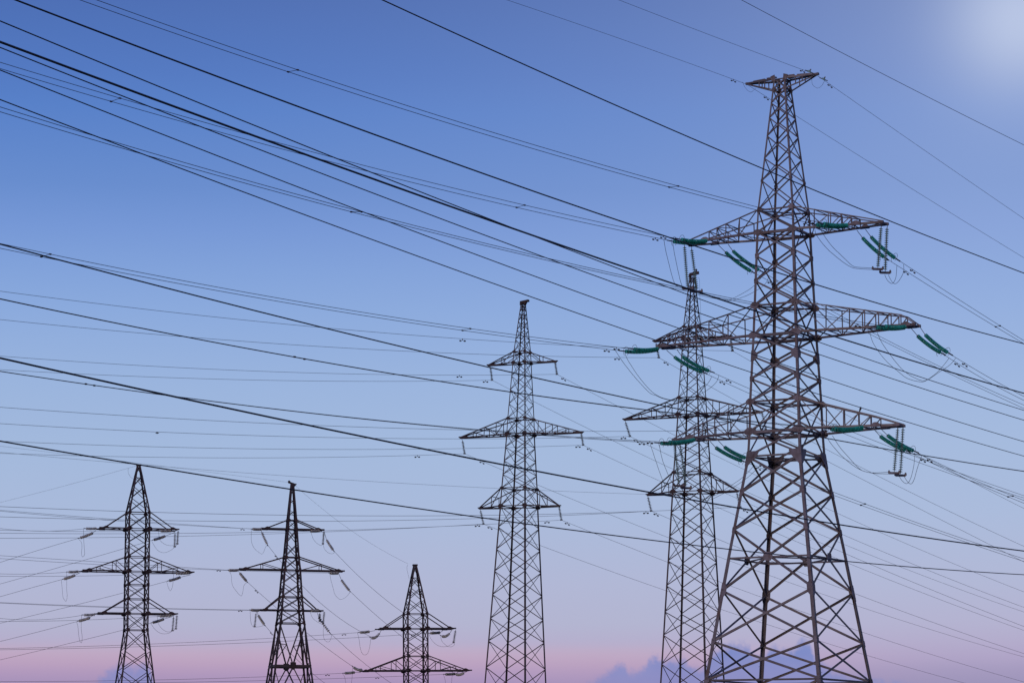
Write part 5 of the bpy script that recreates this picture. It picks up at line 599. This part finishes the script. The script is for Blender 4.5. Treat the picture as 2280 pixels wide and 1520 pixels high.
for sx, sy in ((-1,1),(1,-1)):                               # climbing pegs on two legs
    z = 3.0; k = 0
    while z < 50:
        c = P1.corner(sx, sy, z); d = Vector((sx,0,0)) if k % 2 else Vector((0,sy,0)); m.bar(c, c+d*.2, .022); z += .42; k += 1
o = P1.part(m, 'climbing_pegs'); o['kind'] = 'stuff'
def arm_trapezoid(P, side, zb, zt, xe, he, xtip, wt, xs, cw, bw, topw=None):
    hb, ht = P.hw(zb), P.hw(zt); s = side
    def yb(x): return hb + (wt-hb)*(x-hb)/(xtip-hb)
    B = lambda sy: (lambda x: Vector((s*x, sy*yb(x), zb)))
    def T(sy):
        def f(x):
            if x <= xe:
                u = (x-ht)/(xe-ht); return Vector((s*x, sy*(ht+(yb(xe)-ht)*u), zt+(zb+he-zt)*u))
            u = (x-xe)/(xtip-xe); return Vector((s*x, sy*(yb(xe)+(wt-yb(xe))*u), zb+he+(.06-he)*u))
        return f
    arm = MB()
    for sy in (-1, 1): arm.lbar(B(sy)(hb), B(sy)(xtip), (0,0,1), (0,-sy,0), cw, cw*.2)
    arm = P.part(arm, 'crossarm')
    for sy in (-1, 1):
        m = MB(); w = topw or bw*1.25
        m.bar(T(sy)(ht), T(sy)(xe), w); m.bar(T(sy)(xe), T(sy)(xtip)+Vector((0,0,.02)), w); P.part(m, 'top_chord', parent=arm)
        P.webs(arm, B(sy), T(sy), xs, bw)
        m = MB(); m.bar(T(sy)(ht+.05), B(sy)(xs[0]), bw*.9); P.part(m, 'diagonal', parent=arm)
        c = B(sy)(xs[-1]+.35); m = MB(); m.plate([c+Vector((s*x,sy*.07,z)) for x, z in ((-.36,-.1),(.36,-.1),(.36,.08),(.12,.22),(-.12,.22),(-.36,.08))], (0,sy,0), .03); P.part(m, 'gusset_plate', P.pm, arm)
        m = MB(); c = B(sy)(xtip); m.bar(c-Vector((s*.5,0,.02)), c+Vector((s*.12,0,0)), cw*1.15); P.part(m, 'tip_bracket', P.pm, arm)
    allx = [hb] + list(xs) + [xtip]
    for i, x in enumerate(allx[1:], 1):
        m = MB(); m.bar(B(-1)(x)-Vector((0,0,.03)), B(1)(x)-Vector((0,0,.03)), bw); P.part(m, 'cross_tie', parent=arm)
        if x <= xe:
            m = MB(); m.bar(T(-1)(x), T(1)(x), bw*.8); P.part(m, 'cross_tie', parent=arm)
        q = 1 if i % 2 else -1
        m = MB(); m.bar(B(q)(allx[i-1])-Vector((0,0,.06)), B(-q)(x)-Vector((0,0,.06)), bw*.85); P.part(m, 'diagonal', parent=arm)
        if x <= xe and i > 1:
            m = MB(); m.bar(T(q)(allx[i-1])+Vector((0,0,.03)), T(-q)(x)+Vector((0,0,.03)), bw*.75); P.part(m, 'diagonal', parent=arm)
    return arm
for s in (-1, 1):
    arm_trapezoid(P1, s, zT['a'], zT['at'], 6.4, .44, 7.92, .45, [3.0,4.2,5.0,5.7], .16, .062)
    arm_trapezoid(P1, s, zT['b'], zT['bt'], 9.35, .72, 10.22, .45, [3.9,5.6,6.7,7.7,8.6,9.3], .165, .064)
    arm_trapezoid(P1, s, zT['c'], zT['ct'], 7.4, .6, 8.9, .45, [3.9,5.1,6.2,7.0], .165, .064, .13 if s > 0 else None)
    # small horn at the peak that carries the earth wire
    horn = MB()
    for sy in (-1, 1): horn.bar(P1.corner(s, sy, 52.0), Vector((s*2.8, sy*.06, 52.05)), .13)
    horn = P1.part(horn, 'peak_arm')
    for sy in (-1, 1):
        m = MB(); m.bar(P1.corner(s, sy, 51.2), Vector((s*2.75, sy*.05, 51.98)), .08); P1.part(m, 'tie', parent=horn)
        for x in (1.25, 1.75):
            u = (x-.5)/2.3; m = MB(); m.bar((s*x, sy*(.47-.41*u), 52.03), (s*x, sy*(.5-.44*u), 51.2+.8*u), .06); P1.part(m, 'post', parent=horn)
    m = MB(); m.bar((s*2.55,0,52.03), (s*2.95,0,52.06), .22, .16); P1.part(m, 'tip_bracket', PLATE, horn)
    m = MB(); m.bar((s*.3,-.36,52.13), (s*1.1,-.2,52.17), .2, .08); P1.part(m, 'splice_plate', PLATE, horn)
    m = MB(); m.bar((s*1.3,-.16,52.16), (s*2.3,-.03,52.15), .17, .07); P1.part(m, 'splice_plate', PLATE, horn)
    m = MB(); m.bar((s*.35,.38,52.12), (s*1.0,.25,52.16), .18, .08); P1.part(m, 'splice_plate', PLATE, horn)
    m = MB(); m.plate([(s*.30,-.5,51.75),(s*.62,-.5,51.85),(s*.7,-.5,52.2),(s*.36,-.5,52.3)][::s], (0,-1,0), .03); P1.part(m, 'gusset_plate', PLATE, horn)

def arm_point(P, side, zb, zt, xtip, xs, cw, bw, drop=.1):
    hb, ht = P.hw(zb), P.hw(zt); s = side; zb2 = zb-drop
    B = lambda sy: (lambda x: Vector((s*x, sy*(hb+(.05-hb)*(x-hb)/(xtip-hb)), zb+(zb2-zb)*(x-hb)/(xtip-hb))))
    T = lambda sy: (lambda x: Vector((s*x, sy*(ht+(.05-ht)*(x-ht)/(xtip-ht)), zt+(zb2+.06-zt)*(x-ht)/(xtip-ht))))
    a = MB()
    for sy in (-1, 1): a.bar(B(sy)(hb), B(sy)(xtip), cw)
    arm = P.part(a, 'crossarm')
    for sy in (-1, 1):
        m = MB(); m.bar(T(sy)(ht), T(sy)(xtip), cw*.85); P.part(m, 'top_chord', parent=arm)
        P.webs(arm, B(sy), T(sy), xs, bw)
        m = MB(); m.bar(T(sy)(ht+.03), B(sy)(xs[0]), bw); P.part(m, 'diagonal', parent=arm)
    allx = [hb]+list(xs)
    for i, x in enumerate(xs, 1):
        m = MB(); m.bar(B(-1)(x), B(1)(x), bw); P.part(m, 'cross_tie', parent=arm)
        m = MB(); m.bar(T(-1)(x), T(1)(x), bw); P.part(m, 'cross_tie', parent=arm)
        q = 1 if i % 2 else -1
        m = MB(); m.bar(B(q)(allx[i-1])-Vector((0,0,.05)), B(-q)(x)-Vector((0,0,.05)), bw); P.part(m, 'diagonal', parent=arm)
    m = MB(); c = B(1)(xtip); x0 = xtip-.95
    m.plate([(s*(xtip+.14), -.1, zb2+.05), (s*x0, -.26, zb2+.04), (s*x0, .26, zb2+.04), (s*(xtip+.14), .1, zb2+.05)][::s], (0,0,1), .1); P.part(m, 'tip_plate', P.pm, arm)
    m = MB(); m.bar((s*x0,-.27,zb2-.02), (s*(x0-.9),-.27-(.3 if xs else 0),zb2+.02), .13); P.part(m, 'splice_plate', P.pm, arm)
def suspension_pylon(key, label, prof, L, nodes, name):
    """slim double-circuit pylon: L = (upper zb, zt, mid zb, zt, low zb, zt, top)"""
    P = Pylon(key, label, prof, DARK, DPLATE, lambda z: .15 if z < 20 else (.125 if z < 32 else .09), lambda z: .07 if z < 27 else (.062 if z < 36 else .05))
    P.legs(None); P.xpanels(nodes, nodes)
    P.girts([L[0], L[1], L[2], L[3], L[4], L[5]], .085, True)
    for z, w in zip(L[:6], (.34,.27,.42,.3,.42,.3)): P.gussets(z, w, w*.95, 'arm')
    for s in (-1, 1):
        arm_point(P, s, L[0], L[1], 3.92, [2.2], .105, .055)
        arm_point(P, s, L[2], L[3], 7.0, [2.4,3.9,5.3], .115, .058)
        arm_point(P, s, L[4], L[5], 4.58, [2.75], .11, .058)
    return P
SLIM = 'slim dark lattice pylon'
P2 = suspension_pylon('T2', 'slim dark pylon in mid picture, plate-topped, a slanted plate on its peak', [(0,2.83),(10.49,2.309),(28.21,1.448),(30.04,1.37),(35.56,1.075),(37.16,1.02),(42.91,.72),(44.03,.665),(48.9,.21)],
    (42.91,44.03,35.56,37.16,28.21,30.04), [0,4.8,9.0,11.96,14.61,16.86,19.25,21.6,23.82,26.04,28.21,30.04,31.4,32.8,34.2,35.56,37.16,38.64,40.08,41.51,42.91,44.03,45.3,46.3,47.2,48.1,48.9], 'a')
m = MB(); m.plate([(-.3,-.22,48.9),(-.3,.22,48.9),(.6,.12,49.28),(.6,-.12,49.28)][::-1], (0,0,1), .06); P2.part(m, 'peak_plate', DPLATE)
m = MB(); m.bar((-.3,0,49.2), (.62,0,49.33), .34, .2); m.bar((-.22,0,48.9), (-.22,0,49.25), .34, .2); m.bar((.15,0,48.85), (.35,0,49.25), .3, .14); P2.part(m, 'peak_bracket', DPLATE)
P3 = suspension_pylon('T3', 'slim dark pylon half hidden behind the big grey pylon', [(0,2.74),(9.77,2.28),(27.38,1.452),(29.19,1.364),(34.62,1.065),(36.22,1.009),(41.91,.692),(42.97,.646),(47.8,.2)],
    (41.91,42.97,34.62,36.22,27.38,29.19), [0,4.8,8.4,11.45,14.1,16.25,18.65,20.95,23.2,25.4,27.38,29.19,30.5,31.9,33.25,34.62,36.22,37.6,39.0,40.5,41.91,42.97,44.2,45.2,46.2,47.0,47.8], 'b')
m = MB(); m.bar((-.25,0,48.0), (.68,0,48.12), .2, .26); m.bar((-.2,0,47.7), (-.2,0,48.0), .28, .2); m.bar((.42,0,48.1), (.42,0,48.32), .12); P3.part(m, 'peak_bracket', DPLATE)
m = MB(); m.tube([(.42,0,48.3),(.42,0,48.42),(.42,0,48.5)], [.05,.12,.04], 8); P3.part(m, 'clamp_knob', DPLATE)

def arm_parallel(P, side, zb, zt, xtip, xs, cw, bw, tie=True, wide=None):
    hb = wide or P.hw(zb); ht = P.hw(zt); s = side; xe = xtip-.65
    B = lambda sy: (lambda x: Vector((s*x, sy*hb, zb)))
    T = lambda sy: (lambda x: Vector((s*x, sy*(ht+(hb-ht)*(x-ht)/(xe-ht)), zt+(zb+.05-zt)*(x-ht)/(xe-ht))))
    a = MB()
    for sy in (-1, 1): a.bar(B(sy)(P.hw(zb)*.9), B(sy)(xtip), cw)
    arm = P.part(a, 'crossarm')
    for sy in (-1, 1):
        m = MB(); m.bar(T(sy)(ht), T(sy)(xe), cw*.75); P.part(m, 'tie', parent=arm)
        if xs: P.webs(arm, B(sy), T(sy), xs, bw)
        if xs: m = MB(); m.bar(B(sy)(P.hw(zb)), T(sy)(xs[0]), bw); P.part(m, 'diagonal', parent=arm)
        c = B(sy)(xe); m = MB(); m.plate([c+Vector((s*x,sy*(cw/2+.002),z)) for x, z in ((-.32,-.09),(.3,-.09),(.3,.06),(.02,.2),(-.12,.2),(-.32,.06))], (0,sy,0), .025); P.part(m, 'gusset_plate', P.pm, arm)
    xz = [P.hw(zb), (P.hw(zb)+xe)/2, xe] if not xs else [P.hw(zb)]+list(xs)+[xe]
    for i in range(1, len(xz)):
        q = 1 if i % 2 else -1
        m = MB(); m.bar(B(q)(xz[i-1])-Vector((0,0,.05)), B(-q)(xz[i])-Vector((0,0,.05)), bw); P.part(m, 'diagonal', parent=arm)
    for x in (xe, xtip-.12):
        m = MB(); m.bar(B(-1)(x)-Vector((0,0,.02)), B(1)(x)-Vector((0,0,.02)), bw*1.3); P.part(m, 'cross_tie', parent=arm)
def anchor_pylon(key, label, prof, arms, nodes, girts, legw, brw, mid=(2.3,3.9)):
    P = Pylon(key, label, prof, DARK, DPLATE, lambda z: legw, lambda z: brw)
    P.legs(None); P.xpanels(nodes, nodes); P.girts(girts, brw*1.05, False)
    for z in girts: P.gussets(z, .3, .36, 'hex')
    for zb, zt, xt, m in arms:
        for s in (-1, 1): arm_parallel(P, s, zb, zt, xt, mid if m else [], .125, .06)
        P.gussets(zb, .42, .42, 'arm')
    return P
P4 = anchor_pylon('T4', 'dark square-bodied pylon with a pointed peak, leftmost of all', [(0,2.98),(10.49,1.72),(15.77,1.075),(17.41,1.092),(27.55,1.1),(32.4,.17)],
    [(25.92,27.55,4.06,0),(21.63,23.10,5.67,1),(17.41,18.87,4.06,0)], [0,3.5,6.5,9.2,11.69,13.66,15.77,17.41,18.87,20.3,21.63,23.10,24.5,25.92,27.55,29.0,30.2,31.3,32.4], [27.55,25.92,23.10,21.63,20.3,18.87,17.41,15.77], .15, .07)
P6 = anchor_pylon('T6', 'short dark square-bodied pylon standing lowest, third from left', [(0,1.6),(6.2,1.08),(17.56,1.096),(22.5,.17)],
    [(16.07,17.56,3.98,0),(11.84,13.30,5.6,1)], [0,2.2,4.4,6.2,8.0,9.3,10.5,11.84,13.30,14.7,16.07,17.56,19.0,20.2,21.3,22.5], [17.56,16.07,13.30,11.84,9.3], .145, .065)
for P, z, nm in ((P4, 32.4, 'a'), (P6, 22.5, 'b')):
    m = MB(); m.bar((-.24,0,z+.03), (.24,0,z+.03), .4, .16); P.part(m, 'peak_cap', DPLATE)
    m = MB(); m.lbar(P.corner(-1,-1,z-1.3), P.corner(1,-1,z-1.3), (0,0,1), (0,1,0), .08, .02); P.part(m, 'strut')
# second from left: tapering all the way, K braced foot
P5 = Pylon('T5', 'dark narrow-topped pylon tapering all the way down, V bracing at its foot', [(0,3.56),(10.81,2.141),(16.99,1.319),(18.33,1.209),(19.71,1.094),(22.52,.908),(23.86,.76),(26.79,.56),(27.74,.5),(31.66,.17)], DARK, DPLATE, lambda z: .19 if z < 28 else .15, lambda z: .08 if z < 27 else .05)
P5.legs(None)
P5.xpanels([16.99,18.33,19.71,21.1,22.52,23.86,25.3,26.79,27.74], [16.99,18.33,19.71,21.1,22.52,23.86,25.3,26.79,27.74])
for za, zb in ((28.1,28.9),(29.4,30.0),(30.4,30.9)): P5.xpanels([za, zb], [za, zb])
P5.girts([16.99,18.33,19.71,22.52,23.86,26.79,27.74], .1, False)
for z in (16.99,18.33,19.71,22.52,23.86,26.79,27.74): P5.gussets(z, .3, .5 if z < 17.5 else .36, 'hex')
for zb, zt, xt, mm in ((26.79,27.74,3.38,[]),(22.52,23.86,5.6,[3.1]),(18.33,19.71,3.38,[])):
    for s in (-1, 1): arm_parallel(P5, s, zb, zt, xt, mm, .15, .06, wide=.62)
for c0, c1, nrm in FACES:
    n = Vector(nrm); ins = -n*.05; C = (P5.corner(*c0, 12.53)+P5.corner(*c1, 12.53))/2
    m = MB(); m.bar(P5.corner(*c0, 12.53)+ins, P5.corner(*c1, 12.53)+ins, .12, .26); P5.part(m, 'strut')
    e = n.cross(Vector((0,0,1))); m = MB(); m.plate([C+e*x+Vector((0,0,z))+n*.02 for x, z in ((-.3,-.22),(0,-.42),(.3,-.22),(.3,.38),(-.3,.38))], n, .03); P5.part(m, 'gusset_plate', DPLATE)
    for c in (c0, c1):
        top = P5.corner(*c, 16.9); m = MB(); m.bar(top+ins, C+ins+Vector((0,0,.1)), .13, .11); P5.part(m, 'brace')
        mid = top.lerp(C, .5); lg = P5.corner(*c, 14.85); m = MB(); m.bar(lg+ins, mid+ins, .07); P5.part(m, 'strut')
        m = MB(); m.bar(P5.corner(*c, 12.9)+ins, mid+ins, .07); P5.part(m, 'brace')
        low = P5.corner(*c, 7.4); m = MB(); m.bar(C+ins*1.6-Vector((0,0,.1)), low+ins, .13, .11); P5.part(m, 'brace')
        m = MB(); m.bar(P5.corner(*c, 10.2)+ins, C.lerp(low, .5)+ins*1.3, .07); P5.part(m, 'strut')
        m = MB(); m.bar(P5.corner(*c, 12.3)+ins, C.lerp(low, .5)+ins*1.9, .07); P5.part(m, 'brace')
        m = MB(); m.bar(low+ins, (P5.corner(*c0, .3)+P5.corner(*c1, .3))/2+ins, .12); P5.part(m, 'brace')
    m = MB(); m.bar(P5.corner(*c0, 7.4)+ins, P5.corner(*c1, 7.4)+ins, .12, .2); P5.part(m, 'strut')
m = MB(); m.bar((-.3,0,31.72), (.3,0,31.5), .3, .16); m.bar((.2,0,31.35), (.42,0,31.6), .14); P5.part(m, 'peak_bracket', DPLATE)
m = MB(); m.tube([(-.36,0,31.62),(-.34,0,31.75),(-.34,0,31.86),(-.34,0,31.93)], [.06,.15,.13,.05], 8); P5.part(m, 'clamp_knob', DPLATE)

# ------------------------------------------------------------------ insulator strings
def disc_mesh(name, rad, h, mats, cap=.045, seg=14):
    prof = [(.018,h*.98,0),(cap,h*.9,0),(cap*1.15,h*.45,0),(cap*1.15,h*.36,1),(rad*.7,h*.27,1),(rad,h*.10,1),(rad*.97,h*.0,1),(rad*.55,h*.12,1),(.03,h*.1,1),(.015,-.01,0)]
    m = MB(); vs = []
    for r, z, k in prof: vs += [(r*math.cos(2*math.pi*j/seg), r*math.sin(2*math.pi*j/seg), z) for j in range(seg)]
    m.v = vs
    for i in range(len(prof)-1):
        for j in range(seg):
            m.f.append((i*seg+j, (i+1)*seg+j, (i+1)*seg+(j+1) % seg, i*seg+(j+1) % seg)); m.mi.append(prof[i+1][2] if prof[i][2] else prof[i+1][2] and prof[i][2])
    return m.mesh(name, mats, True)
DISC = dict(glass_tension=disc_mesh('disc', .15, .13, [CAP, TEAL]), glass_hang=disc_mesh('disc', .145, .15, [CAP, PALE], .035),
            brown_tension=disc_mesh('disc', .155, .14, [CAP, PORC], .04), dark_hang=disc_mesh('disc', .15, .13, [CAP, DARKDISC], .032))
GRP = dict(glass_tension='teal tension strings of the big grey pylon', glass_hang='pale hanging strings of the big grey pylon', brown_tension='tension strings of the three small pylons', dark_hang='dark hanging insulator strings')
for A, Pp, B, n, kind, sag, label in STRINGS:
    A, Pp, B = Vector(A), Vector(Pp), Vector(B)
    root = empty('insulator_string', label, 'insulator', Matrix.Translation(A), GRP[kind])
    L = (B-Pp).length
    def at(u): return Pp.lerp(B, u) - Vector((0,0,4*sag*L*u*(1-u))) - A
    m = MB(); m.tube([Vector((0,0,0))] + [at(u/8) for u in range(9)], .022, 6); m.obj('rod', FITTING, root)
    for i in range(n):
        u = (i+.5)/n*.97+.01; p = at(u); d = (at(min(1, u+.03)) - at(max(0, u-.03))).normalized()
        q = (-d).to_track_quat('Z', 'Y')
        o = bpy.data.objects.new('disc', DISC[kind]); col.objects.link(o); o.parent = root
        o.matrix_basis = Matrix.Translation(p) @ q.to_matrix().to_4x4()
    e = at(1); d = (at(1)-at(.94)).normalized()
    if kind == 'glass_hang':
        m = MB(); m.bar(e+Vector((-.36,-.05,-.1)), e+Vector((.36,.05,-.1)), .1, .16)
        for x in (-.36, .36): m.tube([e+Vector((x,0,-.12)), e+Vector((x,0,.0)), e+Vector((x,0,.1))], [.08,.08,.04], 7)
        m.obj('yoke', GREY, root)
    elif kind == 'dark_hang':
        m = MB(); m.bar(e-d.cross(Vector((0,1,0)))*.12, e+d.cross(Vector((0,1,0)))*.12, .1); m.obj('clamp', FITTING, root)
    elif kind == 'glass_tension':
        m = MB(); m.bar(e, e+d*.5, .07); m.obj('clamp', FITTING, root)
        up = Vector((0,0,1)); up = (up-d*up.dot(d)).normalized(); sd = d.cross(up)
        for sgn in (1,):
            c = at(.95)
            m = MB(); m.tube([c + (up*math.cos(t)*.30*1.15 + sd*math.sin(t)*.30) for t in [R(-150+20*k) for k in range(16)]], .014, 5); m.obj('arcing_ring', FITTING, root)
    else:
        m = MB(); m.bar(e, e+d*.22, .07); m.obj('clamp', FITTING, root)
# single glass discs on the peak horns of the big pylon
for (p, lab) in [(Vector((21.64,190.60,51.96)), 'single pale glass disc left of the right tip of the grey pylon top'), (Vector((23.08,194.00,52.28)), 'single pale glass disc right of the right tip of the grey pylon top')]:
    r = empty('insulator_string', lab, 'insulator', Matrix.Translation(p), 'single glass discs at the grey pylon top')
    o = bpy.data.objects.new('disc', DISC['glass_hang']); col.objects.link(o); o.parent = r; o.scale = (1.2,1.2,1.6); o.rotation_euler = (.5,.6,0)
    m = MB(); m.bar((-.3,0,.12), (.3,0,-.12), .05); m.obj('rod', FITTING, r)

# ------------------------------------------------------------------ conductors
for A, B, sag, r, grp, label in WIRES:
    A, B = Vector(A), Vector(B); n = 36
    m = MB(); m.tube([A.lerp(B, i/n) - Vector((0,0,4*sag*(i/n)*(1-i/n))) for i in range(n+1)], r, 6)
    tag(m.obj('conductor', WIREM, None, True), label, 'cable', grp)
for pts, r, label in JUMPERS:
    m = MB(); m.tube(pts, r, 6); tag(m.obj('jumper_cable', WIREM, None, True), label, 'jumper cable', 'jumper cables and bonds')
for A, B, label in SPACERS:
    A, B = Vector(A), Vector(B); root = empty('spacer', label, 'spacer', Matrix.Translation(A), 'spacers on the twin lines'); d = B-A
    m = MB(); m.bar((0,0,0), d, .03); m.obj('bar', FITTING, root)
    for p in (Vector((0,0,0)), d):
        ax = Vector((.8,.6,0)); m = MB(); m.tube([p-ax*.1, p-ax*.06, p+ax*.06, p+ax*.1], [.025,.055,.055,.025], 7); m.obj('clamp', FITTING, root)
for P, d, s, label in DAMPERS:
    P, d = Vector(P), Vector(d); root = empty('vibration_damper', label, 'damper', Matrix.Translation(P), 'vibration dampers')
    c = Vector((0,0,-.13*s))
    m = MB(); m.bar((0,0,.02), c, .06*s); m.obj('clamp', FITTING, root)
    m = MB(); m.tube([c-d*.2*s-Vector((0,0,.02)), c, c+d*.2*s-Vector((0,0,.02))], .012*s, 5); m.obj('messenger', FITTING, root)
    for q in (-1, 1):
        e = c+d*q*.22*s-Vector((0,0,.04*s)); m = MB(); m.tube([e-d*.1*s, e-d*.07*s, e+d*.07*s, e+d*.1*s], [.03*s,.062*s,.062*s,.03*s], 7); m.obj('weight', FITTING, root)

# ------------------------------------------------------------------ birds
def bird(name, label, loc, spine, rads, yaw):
    m = MB(); m.tube(spine, rads, 10); o = m.obj(name, FEATHER, None, True); o.location = loc; o.rotation_euler = (0, 0, yaw); return tag(o, label, 'bird')
b = bird('bird', 'small dark bird perched on the bottom right arm of the big grey pylon', Vector(BIRD)+Vector((.02,0,.05)),
     [(x*.62, y, z*.62) for x, y, z in [(-.17,0,-.06),(-.14,0,0),(-.09,0,.08),(-.04,0,.17),(.02,0,.28),(.05,0,.38),(.06,0,.45),(.075,0,.50),(.085,0,.545),(.10,0,.56),(.15,0,.55),(.165,0,.545)]],
     [r*.62 for r in (.02,.03,.045,.075,.11,.12,.105,.07,.068,.06,.02,.006)], R(-20))
m = MB()
for y in (-.025, .025): m.tube([(.01,y,.14),(.0,y,.07),(.01,y,.01),(.05,y,.0)], [.014,.008,.008,.006], 5)
lg = m.obj('legs', FEATHER, b)
f = bird('flying_bird', 'tiny bird in flight in the open sky above the leftmost pylon', Vector(FLY), [(-.11,0,.02),(-.05,0,0),(0,0,0),(.05,0,.01),(.08,0,.02),(.11,0,.015)], [.012,.022,.03,.028,.022,.005], R(10))
for sg in (-1, 1):
    m = MB(); m.plate([(.03,sg*.02,.01),(.0,sg*.12,.06),(-.04,sg*.2,.03),(-.05,sg*.11,.03),(-.03,sg*.02,.0)][::sg], (0,0,1), .012); m.obj('wing', FEATHER, f)
